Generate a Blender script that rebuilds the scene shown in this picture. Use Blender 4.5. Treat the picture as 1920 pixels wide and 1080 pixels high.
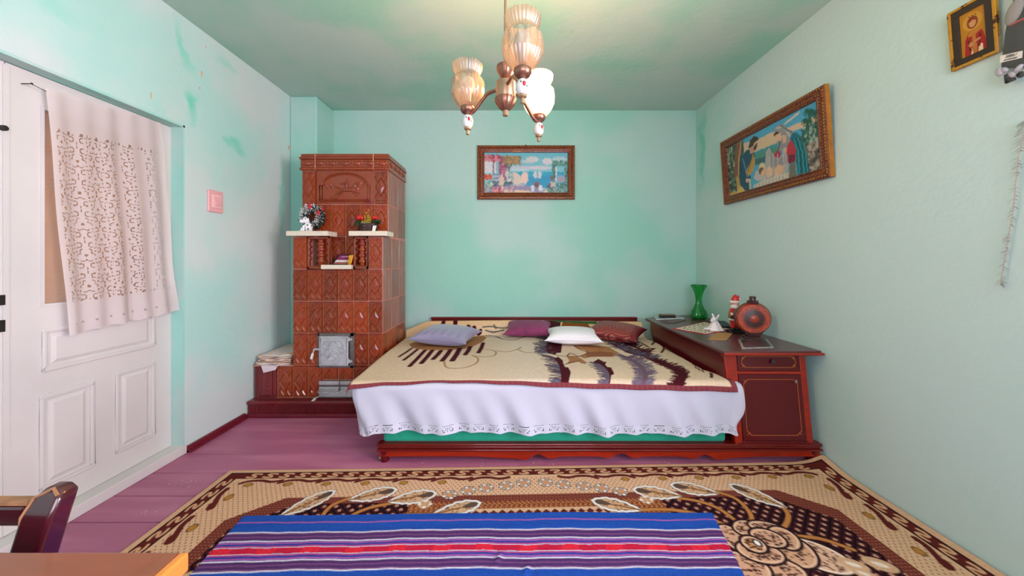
import bpy, bmesh, math, random
import numpy as np
from mathutils import Matrix, Vector

for _o in list(bpy.data.objects):
    bpy.data.objects.remove(_o)
scene = bpy.context.scene
COL = scene.collection
PI = math.pi
rnd = random.Random(7)
nrg = np.random.default_rng(11)

# ------------------------------------------------------------------ camera, world, lights, exposure
F, CX, CY, CH = 665.0, 957.0, 490.0, 1.2      # focal length in pixels, vanishing point, eye height
cd = bpy.data.cameras.new('camera'); cam = bpy.data.objects.new('camera', cd); COL.objects.link(cam)
cam.location = (0, 0, CH); cam.rotation_euler = (PI/2, 0, 0)
cd.sensor_fit = 'HORIZONTAL'; cd.sensor_width = 36.0; cd.lens = 36.0*F/1920.0
cd.shift_x = (960-CX)/1920.0; cd.shift_y = -(540-CY)/1920.0
cd.clip_start = 0.02; cd.clip_end = 100
scene.camera = cam

world = bpy.data.worlds.new('sky'); scene.world = world; world.use_nodes = True
_bg = world.node_tree.nodes['Background']
_bg.inputs[0].default_value = (0.72, 0.86, 1.0, 1); _bg.inputs[1].default_value = 2.2

def area(name, loc, rot, sx, sy, power, col):
    l = bpy.data.lights.new(name, 'AREA'); l.shape = 'RECTANGLE'; l.size = sx; l.size_y = sy
    l.energy = power; l.color = col
    o = bpy.data.objects.new(name, l); COL.objects.link(o); o.location = loc; o.rotation_euler = rot
    return o
# daylight at the two windows behind and beside the camera
area('daylight_side', (2.12, -0.15, 1.55), (0, PI/2, 0), 1.25, 1.45, 215, (0.985, 0.865, 1.02))
area('daylight_rear', (0.35, -1.52, 1.55), (PI/2, 0, 0), 1.9, 1.3, 74, (0.91, 0.865, 1.06))

vs = scene.view_settings
vs.view_transform = 'Standard'; vs.look = 'None'; vs.gamma = 1.0; vs.use_curve_mapping = False
vs.exposure = -0.03

# ------------------------------------------------------------------ helpers
def PX(px, Y): return (px-CX)*Y/F
def PZ(py, Y): return CH+(CY-py)*Y/F
def onz(px, py, z):                     # photo pixel to the point at height z
    Y = (CH-z)*F/(py-CY); return (PX(px, Y), Y)
def onx(px, py, X):                     # photo pixel to (Y, Z) on the plane x = X
    Y = X*F/(px-CX); return (Y, PZ(py, Y))

def lin(h):
    if isinstance(h, str):
        h = h.lstrip('#'); c = [int(h[i:i+2], 16)/255 for i in (0, 2, 4)]
    else: c = [x/255 for x in h]
    return tuple((x/12.92 if x <= .04045 else ((x+.055)/1.055)**2.4) for x in c)

MATS = {}
def mat(name, col, rough=.5, metal=0, var=0.0, vscale=6, bump=0.0, bscale=60, coat=0, spec=.5, attr=None,
        col2=None, stretch=(1, 1, 1), rand=0.0, trans=0, emit=None, estr=0, detail=4, sheen=0, contrast=(.3, .7)):
    if name in MATS: return MATS[name]
    m = bpy.data.materials.new(name); m.use_nodes = True
    nt = m.node_tree; N = nt.nodes; L = nt.links
    b = N['Principled BSDF']
    c = lin(col) if not (isinstance(col, tuple) and max(col) <= 1) else col
    b.inputs['Roughness'].default_value = rough; b.inputs['Metallic'].default_value = metal
    b.inputs['Specular IOR Level'].default_value = spec
    b.inputs['Coat Weight'].default_value = coat; b.inputs['Coat Roughness'].default_value = .06
    if sheen: b.inputs['Sheen Weight'].default_value = sheen
    if trans: b.inputs['Transmission Weight'].default_value = trans
    tc = N.new('ShaderNodeTexCoord'); mp = N.new('ShaderNodeMapping')
    mp.inputs['Scale'].default_value = stretch
    L.new(tc.outputs['Object'], mp.inputs['Vector'])
    src = None
    if attr:
        a = N.new('ShaderNodeAttribute'); a.attribute_name = attr; src = a.outputs['Color']
    else:
        r = N.new('ShaderNodeRGB'); r.outputs[0].default_value = (*c, 1); src = r.outputs[0]
    if var or col2:
        nz = N.new('ShaderNodeTexNoise'); nz.inputs['Scale'].default_value = vscale; nz.inputs['Detail'].default_value = detail
        L.new(mp.outputs[0], nz.inputs['Vector'])
        mr = N.new('ShaderNodeMapRange'); mr.inputs[1].default_value = contrast[0]; mr.inputs[2].default_value = contrast[1]
        L.new(nz.outputs[0], mr.inputs[0])
        if col2:
            mx = N.new('ShaderNodeMix'); mx.data_type = 'RGBA'
            L.new(mr.outputs[0], mx.inputs[0]); L.new(src, mx.inputs[6])
            mx.inputs[7].default_value = (*lin(col2), 1); src = mx.outputs[2]
        if var:
            mr2 = N.new('ShaderNodeMapRange'); mr2.inputs[3].default_value = 1-var; mr2.inputs[4].default_value = 1+var
            L.new(nz.outputs[0], mr2.inputs[0])
            mr2.inputs[1].default_value = contrast[0]; mr2.inputs[2].default_value = contrast[1]
            vm = N.new('ShaderNodeVectorMath'); vm.operation = 'SCALE'
            L.new(src, vm.inputs[0]); L.new(mr2.outputs[0], vm.inputs['Scale']); src = vm.outputs[0]
    if rand:
        oi = N.new('ShaderNodeObjectInfo'); mr3 = N.new('ShaderNodeMapRange')
        mr3.inputs[3].default_value = 1-rand; mr3.inputs[4].default_value = 1+rand
        L.new(oi.outputs['Random'], mr3.inputs[0])
        vm = N.new('ShaderNodeVectorMath'); vm.operation = 'SCALE'
        L.new(src, vm.inputs[0]); L.new(mr3.outputs[0], vm.inputs['Scale']); src = vm.outputs[0]
    L.new(src, b.inputs['Base Color'])
    if bump:
        n2 = N.new('ShaderNodeTexNoise'); n2.inputs['Scale'].default_value = bscale; n2.inputs['Detail'].default_value = 5
        L.new(mp.outputs[0], n2.inputs['Vector'])
        bp = N.new('ShaderNodeBump'); bp.inputs['Strength'].default_value = bump; bp.inputs['Distance'].default_value = .01
        L.new(n2.outputs[0], bp.inputs['Height']); L.new(bp.outputs[0], b.inputs['Normal'])
    if emit:
        b.inputs['Emission Color'].default_value = (*lin(emit), 1); b.inputs['Emission Strength'].default_value = estr
    MATS[name] = m
    return m

def thin_mat(name, col, transp, gloss=.08, transl=.4, rough=.5):
    """thin sheet: part see-through, part diffuse/translucent, a little gloss"""
    m = bpy.data.materials.new(name); m.use_nodes = True; nt = m.node_tree; N = nt.nodes; L = nt.links
    N.remove(N['Principled BSDF']); out = N['Material Output']
    c = (*lin(col), 1)
    d = N.new('ShaderNodeBsdfDiffuse'); d.inputs[0].default_value = c
    t = N.new('ShaderNodeBsdfTranslucent'); t.inputs[0].default_value = c
    tr = N.new('ShaderNodeBsdfTransparent'); tr.inputs[0].default_value = (*[.5+.5*x for x in lin(col)], 1)
    g = N.new('ShaderNodeBsdfGlossy'); g.inputs[1].default_value = rough
    m1 = N.new('ShaderNodeMixShader'); m1.inputs[0].default_value = transl
    m2 = N.new('ShaderNodeMixShader'); m2.inputs[0].default_value = transp
    m3 = N.new('ShaderNodeMixShader'); m3.inputs[0].default_value = gloss
    L.new(d.outputs[0], m1.inputs[1]); L.new(t.outputs[0], m1.inputs[2])
    L.new(m1.outputs[0], m2.inputs[1]); L.new(tr.outputs[0], m2.inputs[2])
    L.new(m2.outputs[0], m3.inputs[1]); L.new(g.outputs[0], m3.inputs[2])
    L.new(m3.outputs[0], out.inputs[0])
    return m

class MB:
    def __init__(s): s.v = []; s.f = []; s.mi = []
    def add(s, vs, fs, mi=0):
        o = len(s.v); s.v.extend([tuple(p) for p in vs]); s.f.extend([tuple(i+o for i in q) for q in fs]); s.mi.extend([mi]*len(fs)); return s
    def box(s, x0, x1, y0, y1, z0, z1, mi=0):
        return s.add([(x0,y0,z0),(x1,y0,z0),(x1,y1,z0),(x0,y1,z0),(x0,y0,z1),(x1,y0,z1),(x1,y1,z1),(x0,y1,z1)],
                     [(0,3,2,1),(4,5,6,7),(0,1,5,4),(1,2,6,5),(2,3,7,6),(3,0,4,7)], mi)
    def hexa(s, b, t, mi=0):            # four bottom and four top points
        return s.add(list(b)+list(t), [(3,2,1,0),(4,5,6,7),(0,1,5,4),(1,2,6,5),(2,3,7,6),(3,0,4,7)], mi)
    def prism(s, pts, fn, a0, a1, mi=0):  # pts 2-D, fn(p, a) gives 3-D
        n = len(pts)
        return s.add([fn(p, a0) for p in pts]+[fn(p, a1) for p in pts],
                     [tuple(range(n))[::-1], tuple(range(n, 2*n))]+[(i, (i+1) % n, n+(i+1) % n, n+i) for i in range(n)], mi)
    def lathe(s, prof, n=24, c=(0, 0, 0), flute=0, nf=0, mi=0, ax='z', cap=True):
        vs = []; fs = []
        for (r, z) in prof:
            for k in range(n):
                a = 2*PI*k/n; rr = r*(1+flute*math.cos(nf*a)) if nf else r
                p = (rr*math.cos(a), rr*math.sin(a), z)
                if ax == 'y': p = (p[0], p[2], p[1])
                if ax == 'x': p = (p[2], p[0], p[1])
                vs.append((p[0]+c[0], p[1]+c[1], p[2]+c[2]))
        m = len(prof)
        for j in range(m-1):
            for k in range(n):
                k2 = (k+1) % n; fs.append((j*n+k, j*n+k2, (j+1)*n+k2, (j+1)*n+k))
        if cap:
            if prof[0][0] > 1e-6: fs.append(tuple(range(n))[::-1])
            if prof[-1][0] > 1e-6: fs.append(tuple((m-1)*n+k for k in range(n)))
        return s.add(vs, fs, mi)
    def tube(s, pts, r, n=8, mi=0):
        vs = []; fs = []; P = [Vector(p) for p in pts]
        rs = r if isinstance(r, (list, tuple)) else [r]*len(P)
        up = Vector((0, 0, 1))
        for i, p in enumerate(P):
            d = (P[min(i+1, len(P)-1)]-P[max(i-1, 0)]).normalized()
            a = d.cross(up)
            if a.length < 1e-3: a = d.cross(Vector((1, 0, 0)))
            a.normalize(); b = d.cross(a).normalized()
            for k in range(n):
                t = 2*PI*k/n; vs.append(p+a*math.cos(t)*rs[i]+b*math.sin(t)*rs[i])
        for i in range(len(P)-1):
            for k in range(n):
                k2 = (k+1) % n; fs.append((i*n+k, i*n+k2, (i+1)*n+k2, (i+1)*n+k))
        fs.append(tuple(range(n))[::-1]); fs.append(tuple((len(P)-1)*n+k for k in range(n)))
        return s.add(vs, fs, mi)
    def ell(s, c, r, n=16, m=10, mi=0, rot=None):
        vs = []; fs = []
        for j in range(m+1):
            ph = PI*j/m
            for k in range(n):
                a = 2*PI*k/n
                p = Vector((r[0]*math.sin(ph)*math.cos(a), r[1]*math.sin(ph)*math.sin(a), -r[2]*math.cos(ph)))
                if rot: p = rot @ p
                vs.append((p[0]+c[0], p[1]+c[1], p[2]+c[2]))
        for j in range(m):
            for k in range(n):
                k2 = (k+1) % n; fs.append((j*n+k, j*n+k2, (j+1)*n+k2, (j+1)*n+k))
        return s.add(vs, fs, mi)
    def mesh(s, name, mats, smooth=None):
        me = bpy.data.meshes.new(name); me.from_pydata(s.v, [], s.f)
        for m in (mats if isinstance(mats, (list, tuple)) else [mats]): me.materials.append(m)
        if max(s.mi, default=0): me.polygons.foreach_set('material_index', s.mi)
        bm = bmesh.new(); bm.from_mesh(me); bmesh.ops.remove_doubles(bm, verts=bm.verts, dist=1e-6)
        bmesh.ops.recalc_face_normals(bm, faces=bm.faces); bm.to_mesh(me); bm.free()
        if smooth is not None:
            me.shade_smooth(); me.set_sharp_from_angle(angle=math.radians(smooth))
        return me
    def build(s, name, mats, parent=None, smooth=None, bevel=0, seg=2, local=False, label=None):
        return ob(name, s.mesh(name, mats, smooth), parent, bevel=bevel, seg=seg, local=local, label=label)

def ob(name, me, parent=None, bevel=0, seg=2, local=False, label=None, loc=None, rot=None):
    o = bpy.data.objects.new(name, me); COL.objects.link(o)
    if loc is not None: o.location = loc
    if rot is not None: o.rotation_euler = rot
    if parent is not None:
        o.parent = parent
        if not local: o.matrix_parent_inverse = Matrix(parent['_inv']) if '_inv' in parent else Matrix.Identity(4)
    if bevel:
        b = o.modifiers.new('bevel', 'BEVEL'); b.width = bevel; b.segments = seg; b.limit_method = 'ANGLE'; b.angle_limit = math.radians(40)
    if label: o['label'] = label
    return o
def tag(o, label=None, cat=None, group=None, kind=None):
    if label: o['label'] = label
    if cat: o['category'] = cat
    if group: o['group'] = group
    if kind: o['kind'] = kind
    return o
_roots = []
def thing(name, label, cat, loc=(0, 0, 0), rotz=0, group=None, kind=None):
    e = bpy.data.objects.new(name, None); COL.objects.link(e); e.location = loc; e.rotation_euler = (0, 0, rotz)
    e.empty_display_size = .05
    inv = (Matrix.Translation(loc) @ Matrix.Rotation(rotz, 4, 'Z')).inverted()
    e['_inv'] = [list(r) for r in inv]; _roots.append(e)
    return tag(e, label, cat, group, kind)
def struct(o): o['kind'] = 'structure'; return o

def grid_mesh(name, P, mats, colors=None, keep=None, smooth=True):
    """P (ny, nx, 3) points; colors (ny, nx, 3) linear; keep (ny-1, nx-1) bool"""
    ny, nx = P.shape[:2]
    idx = np.arange(ny*nx).reshape(ny, nx)
    q = np.stack([idx[:-1, :-1], idx[:-1, 1:], idx[1:, 1:], idx[1:, :-1]], -1)
    q = q[keep] if keep is not None else q.reshape(-1, 4)
    me = bpy.data.meshes.new(name)
    me.vertices.add(ny*nx); me.vertices.foreach_set('co', np.ascontiguousarray(P, np.float32).ravel())
    me.loops.add(q.size); me.loops.foreach_set('vertex_index', q.astype(np.int32).ravel())
    me.polygons.add(len(q)); me.polygons.foreach_set('loop_start', np.arange(0, q.size, 4, dtype=np.int32))
    if smooth: me.polygons.foreach_set('use_smooth', np.ones(len(q), bool))
    me.update(calc_edges=True); me.validate()
    if colors is not None:
        a = me.color_attributes.new('pattern', 'FLOAT_COLOR', 'POINT')
        c = np.ones((ny*nx, 4), np.float32); c[:, :3] = colors.reshape(-1, 3); a.data.foreach_set('color', c.ravel())
    for m in (mats if isinstance(mats, (list, tuple)) else [mats]): me.materials.append(m)
    return me

class Ras:
    """paints flat print / weave colours on a grid of points (a, b)"""
    def __init__(s, a0, a1, b0, b1, step, bg):
        s.nx = max(2, int(round((a1-a0)/step))+1); s.ny = max(2, int(round((b1-b0)/step))+1)
        s.a = np.linspace(a0, a1, s.nx); s.b = np.linspace(b0, b1, s.ny)
        s.A, s.B = np.meshgrid(s.a, s.b)
        s.c = np.zeros((s.ny, s.nx, 3)); s.c[:] = lin(bg)
        s.step = step
    def sl(s, a0, a1, b0, b1):
        i0, i1 = np.searchsorted(s.a, [a0, a1]); j0, j1 = np.searchsorted(s.b, [b0, b1])
        return slice(max(j0-1, 0), j1+1), slice(max(i0-1, 0), i1+1)
    def put(s, m, col, w=None, al=1.0):
        c = np.array(lin(col)); t = s.c if w is None else s.c[w]
        k = m.astype(float)[..., None]*al
        t[:] = t*(1-k)+c*k
    def poly(s, pts, col, al=1.0):
        p = np.array(pts, float); w = s.sl(p[:, 0].min(), p[:, 0].max(), p[:, 1].min(), p[:, 1].max())
        A, B = s.A[w], s.B[w]
        if A.size == 0: return
        m = np.zeros(A.shape, bool); n = len(p)
        for i in range(n):
            x0, y0 = p[i]; x1, y1 = p[(i+1) % n]
            if y0 == y1: continue
            c = ((y0 > B) != (y1 > B)) & (A < (x1-x0)*(B-y0)/(y1-y0)+x0)
            m ^= c
        s.put(m, col, w, al)
    def stroke(s, pts, wd, col, al=1.0, wd2=None):
        p = np.array(pts, float); n = len(p)
        for i in range(n-1):
            r = wd if wd2 is None else wd+(wd2-wd)*i/max(1, n-2)
            x0, y0 = p[i]; x1, y1 = p[i+1]
            w = s.sl(min(x0, x1)-r, max(x0, x1)+r, min(y0, y1)-r, max(y0, y1)+r)
            A, B = s.A[w], s.B[w]
            if A.size == 0: continue
            L2 = (x1-x0)**2+(y1-y0)**2+1e-12
            t = np.clip(((A-x0)*(x1-x0)+(B-y0)*(y1-y0))/L2, 0, 1)
            d = np.hypot(A-x0-t*(x1-x0), B-y0-t*(y1-y0))
            s.put(np.clip((r-d)/s.step+.5, 0, 1), col, w, al)
    def ell(s, a, b, ra, rb, col, rot=0, al=1.0):
        r = max(ra, rb); w = s.sl(a-r, a+r, b-r, b+r); A, B = s.A[w]-a, s.B[w]-b
        if A.size == 0: return
        c, n = math.cos(rot), math.sin(rot)
        d = np.hypot((A*c+B*n)/ra, (-A*n+B*c)/rb)
        s.put(np.clip((1-d)*min(ra, rb)/s.step+.5, 0, 1), col, w, al)
    def rough(s, amt=2, noise=.10, blur=1):
        j, i = np.meshgrid(np.arange(s.ny), np.arange(s.nx), indexing='ij')
        dj = np.rint(nrg.normal(0, amt*.6, j.shape)+amt*.6*np.sin(i*.35+j*.21)).astype(int); di = np.rint(nrg.normal(0, amt*.6, j.shape)+amt*.6*np.sin(j*.31-i*.17)).astype(int)
        s.c = s.c[np.clip(j+dj, 0, s.ny-1), np.clip(i+di, 0, s.nx-1)]*(1+noise*nrg.normal(0, 1, j.shape))[..., None]
        for _ in range(blur):
            p = np.pad(s.c, ((1, 1), (1, 1), (0, 0)), mode='edge'); s.c = (p[1:-1, 1:-1]*2+p[:-2, 1:-1]+p[2:, 1:-1]+p[1:-1, :-2]+p[1:-1, 2:])/6
        s.c = np.clip(s.c, .002, 1)
    def dabs(s, n, a0, a1, b0, b1, r, cols, al=.8, asp=1.0):
        for _ in range(n):
            s.ell(rnd.uniform(a0, a1), rnd.uniform(b0, b1), r*rnd.uniform(.5, 1.3)*asp, r*rnd.uniform(.5, 1.3), rnd.choice(cols), rnd.uniform(0, 3), al)

def smooth_line(pts, n=6):
    """Catmull-Rom through 2-D or 3-D points"""
    P = [np.array(p, float) for p in pts]; out = []
    for i in range(len(P)-1):
        p0 = P[max(i-1, 0)]; p1 = P[i]; p2 = P[i+1]; p3 = P[min(i+2, len(P)-1)]
        for k in range(n):
            t = k/n
            out.append(.5*((2*p1)+(-p0+p2)*t+(2*p0-5*p1+4*p2-p3)*t*t+(-p0+3*p1-3*p2+p3)*t**3))
    out.append(P[-1]); return [tuple(p) for p in out]

# ------------------------------------------------------------------ room shell
XL, XR, YB, YF, ZC = -2.03, 1.87, 3.573, -1.25, 2.72     # left, right, back, wall behind the camera, ceiling
DY0, DY1, DZ = 0.76, 2.213, 2.045                        # door opening in the left wall
TH = .14

def wall_paint(name, base, alt, stains_shade=(), deep='#4fc3a8', rough=.8, nscale=1.1, lo=.42, hi=.62):
    m = bpy.data.materials.new(name); m.use_nodes = True; nt = m.node_tree; N = nt.nodes; L = nt.links
    b = N['Principled BSDF']; b.inputs['Roughness'].default_value = rough; b.inputs['Specular IOR Level'].default_value = .35
    tc = N.new('ShaderNodeTexCoord'); P = tc.outputs['Object']
    nz = N.new('ShaderNodeTexNoise'); nz.inputs['Scale'].default_value = nscale; nz.inputs['Detail'].default_value = 5
    L.new(P, nz.inputs['Vector'])
    mr = N.new('ShaderNodeMapRange'); mr.inputs[1].default_value = lo; mr.inputs[2].default_value = hi; mr.interpolation_type = 'SMOOTHSTEP'
    L.new(nz.outputs[0], mr.inputs[0])
    mx = N.new('ShaderNodeMix'); mx.data_type = 'RGBA'; mx.inputs[6].default_value = (*lin(base), 1); mx.inputs[7].default_value = (*lin(alt), 1)
    L.new(mr.outputs[0], mx.inputs[0]); src = mx.outputs[2]
    # damp stains and painted-in corner shade: blobs with wandering edges
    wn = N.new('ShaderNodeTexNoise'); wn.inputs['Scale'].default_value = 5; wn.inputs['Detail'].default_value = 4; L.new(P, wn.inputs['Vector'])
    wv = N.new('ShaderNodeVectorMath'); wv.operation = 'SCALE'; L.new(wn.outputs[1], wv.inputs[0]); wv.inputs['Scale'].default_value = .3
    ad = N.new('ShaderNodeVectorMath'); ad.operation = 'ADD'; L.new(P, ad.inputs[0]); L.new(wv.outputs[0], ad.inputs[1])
    for (c, r, sc, amt) in stains_shade:
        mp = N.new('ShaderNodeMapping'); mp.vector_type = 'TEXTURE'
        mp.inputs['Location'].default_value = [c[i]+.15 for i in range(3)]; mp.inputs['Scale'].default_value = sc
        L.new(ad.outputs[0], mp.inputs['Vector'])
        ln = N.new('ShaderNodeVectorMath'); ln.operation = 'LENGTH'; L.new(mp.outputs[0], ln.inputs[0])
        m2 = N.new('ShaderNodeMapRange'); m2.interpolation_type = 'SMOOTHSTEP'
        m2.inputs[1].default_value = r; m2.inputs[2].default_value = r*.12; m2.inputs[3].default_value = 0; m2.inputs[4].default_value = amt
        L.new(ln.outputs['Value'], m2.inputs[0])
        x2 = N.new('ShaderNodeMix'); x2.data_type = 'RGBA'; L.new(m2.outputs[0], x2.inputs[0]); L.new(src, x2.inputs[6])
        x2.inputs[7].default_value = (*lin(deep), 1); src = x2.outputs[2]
    L.new(src, b.inputs['Base Color'])
    n2 = N.new('ShaderNodeTexNoise'); n2.inputs['Scale'].default_value = 26; n2.inputs['Detail'].default_value = 6; L.new(P, n2.inputs['Vector'])
    bp = N.new('ShaderNodeBump'); bp.inputs['Strength'].default_value = .16; bp.inputs['Distance'].default_value = .012
    L.new(n2.outputs[0], bp.inputs['Height']); L.new(bp.outputs[0], b.inputs['Normal'])
    MATS[name] = m
    return m

PAINT_L = wall_paint('mint_paint_left', '#cfddda', '#b2dfd6', [  # same mint paint on every wall; brighter-lit sides get a paler colour
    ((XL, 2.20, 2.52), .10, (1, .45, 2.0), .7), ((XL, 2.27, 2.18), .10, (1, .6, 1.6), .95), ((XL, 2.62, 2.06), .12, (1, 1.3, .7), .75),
    ((XL, 2.56, 2.60), .11, (1, 1.4, .6), .6), ((XL, 2.06, 2.10), .07, (1, .5, 1.2), .5), ((XL, 1.5, 2.35), .2, (1, 1.6, .6), .3), ((XL, 3.16, 1.75), .2, (1, .3, 2.6), .6)], deep='#74d6be')  # last blob: the stove's shade on the wall, put into the colour
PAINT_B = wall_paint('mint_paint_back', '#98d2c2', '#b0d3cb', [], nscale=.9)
PAINT_R = wall_paint('mint_paint_right', '#c3dad6', '#a8d8cd', [((XR, 3.45, 2.3), .16, (1, .5, 3.5), .6)], nscale=.8)  # the blob paints in the shade of the far corner
PAINT_C = wall_paint('mint_paint_ceiling', '#b3cdc2', '#98cbb8', [], nscale=1.4)
PAINT_J = wall_paint('mint_paint_reveal', '#a3dacd', '#b9d6cf', [], nscale=3)

b = MB()
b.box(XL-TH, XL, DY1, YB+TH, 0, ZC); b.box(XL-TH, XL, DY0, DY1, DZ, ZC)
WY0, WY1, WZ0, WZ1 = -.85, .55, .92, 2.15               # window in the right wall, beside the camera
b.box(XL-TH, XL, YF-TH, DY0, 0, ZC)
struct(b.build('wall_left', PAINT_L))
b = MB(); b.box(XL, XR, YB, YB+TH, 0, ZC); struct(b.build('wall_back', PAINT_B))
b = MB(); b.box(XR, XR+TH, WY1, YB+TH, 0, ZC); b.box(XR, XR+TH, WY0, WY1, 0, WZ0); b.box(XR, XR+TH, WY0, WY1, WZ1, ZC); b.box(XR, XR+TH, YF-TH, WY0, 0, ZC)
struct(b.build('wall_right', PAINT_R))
VX0, VX1, VZ0, VZ1 = -.6, 1.3, .92, 2.15
b = MB(); b.box(XL, VX0, YF-TH, YF, 0, ZC); b.box(VX1, XR, YF-TH, YF, 0, ZC); b.box(VX0, VX1, YF-TH, YF, 0, VZ0); b.box(VX0, VX1, YF-TH, YF, VZ1, ZC)
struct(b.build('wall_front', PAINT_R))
b = MB(); b.box(XL-TH, XR+TH, YF-TH, YB+TH, ZC, ZC+.1); struct(b.build('ceiling', PAINT_C))
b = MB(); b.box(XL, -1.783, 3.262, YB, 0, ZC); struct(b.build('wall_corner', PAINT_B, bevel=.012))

M_WHITE = mat('white_door_paint', '#d6d2cf', .35, var=.05, vscale=3, bump=.08, bscale=12, spec=.5)
M_PANE = thin_mat('window_glass', '#ffffff', .93, gloss=.05, rough=.02)
def window(name, fr, nrm):
    # fr: (a0, a1, z0, z1); nrm: 'x' -> in right wall, 'y' -> in front wall
    a0, a1, z0, z1 = fr
    def bx(m, p0, p1, q0, q1, d0, d1):
        if nrm == 'x': m.box(XR+d0, XR+d1, p0, p1, q0, q1)
        else: m.box(p0, p1, YF-d1, YF-d0, q0, q1)
    f = MB(); mid = (a0+a1)/2
    for (p0, p1, q0, q1) in ((a0, a0+.06, z0, z1), (a1-.06, a1, z0, z1), (a0, a1, z0, z0+.06), (a0, a1, z1-.06, z1), (mid-.04, mid+.04, z0, z1), (a0, a1, z1-.4, z1-.35)):
        bx(f, p0, p1, q0, q1, .05, .1)
    w = struct(f.build(name, M_WHITE))
    for (p0, p1) in ((a0+.06, mid-.04), (mid+.04, a1-.06)):
        for (q0, q1) in ((z0+.06, z1-.4), (z1-.35, z1-.06)):
            g = MB(); bx(g, p0, p1, q0, q1, .072, .076); ob('pane', g.mesh('pane', M_PANE), w)
    s = MB(); bx(s, a0-.03, a1+.03, z0-.03, z0, -.12, .05); ob('window_sill', s.mesh('window_sill', M_WHITE), w)
window('window_1', (WY0, WY1, WZ0, WZ1), 'x'); window('window_2', (VX0, VX1, VZ0, VZ1), 'y')

# floor: sub-floor with wide painted boards
M_SUB = mat('dark_gap', '#2a0f14', .9)
M_FLOOR = mat('maroon_floor_paint', '#b8688a', .42, var=.16, vscale=3, bump=.18, bscale=20, stretch=(.5, 3, 1), rand=.08, spec=.45, col2='#b9788f', contrast=(.45, .8))
M_MAROON = mat('maroon_trim_paint', '#6f1a2a', .4, var=.15, vscale=6, bump=.1)
b = MB(); b.box(XL-TH, XR+TH, YF-TH, YB+TH, -.1, -.012); floor = struct(b.build('floor', M_SUB))
seams = [y*.7733 for y in (2.108, 2.345, 2.600, 2.851, 3.108)]
ys = [seams[0]-.193*k for k in range(15, 0, -1)]+seams+[seams[-1]+.195*k for k in range(1, 7)]
for y0, y1 in zip(ys[:-1], ys[1:]):
    y0 = max(y0, YF); y1 = min(y1, YB)
    if y1-y0 < .01: continue
    b = MB(); b.box(XL, XR, y0+.0028, y1-.0028, -.012, 0); ob('floor_board', b.mesh('floor_board', M_FLOOR), floor)
b = MB(); b.box(XL, XL+.018, DY1+.01, 2.70, 0, .045); b.box(XL, XL+.03, DY1+.01, 2.70, 0, .016); struct(b.build('baseboard_left', M_MAROON, bevel=.003))
# flakes of paint and plaster on the boards
M_FLAKE = mat('plaster_flake', '#d9c9c2', .9)
b = MB()
for (px, py, n, sp) in ((380, 829, 9, 18), (345, 905, 12, 30), (920, 868, 16, 60), (1010, 872, 14, 30), (1260, 862, 8, 40), (440, 800, 8, 25), (600, 800, 6, 40), (300, 960, 8, 40), (800, 862, 10, 50)):
    for _ in range(n):
        x, y = onz(px+rnd.uniform(-sp, sp), py+rnd.uniform(-8, 8), 0); r = rnd.uniform(.0015, .005); a = rnd.uniform(0, 6)
        b.add([(x+r*math.cos(a+k*2.1), y+r*math.sin(a+k*2.1), .0006+.001*(k == 0)) for k in range(3)]+[(x, y, .002)], [(0, 1, 3), (1, 2, 3), (2, 0, 3)])
tag(b.build('plaster_flakes', M_FLAKE), 'tiny pale flakes of plaster scattered over the maroon floor boards', 'flakes', kind='stuff')

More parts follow.
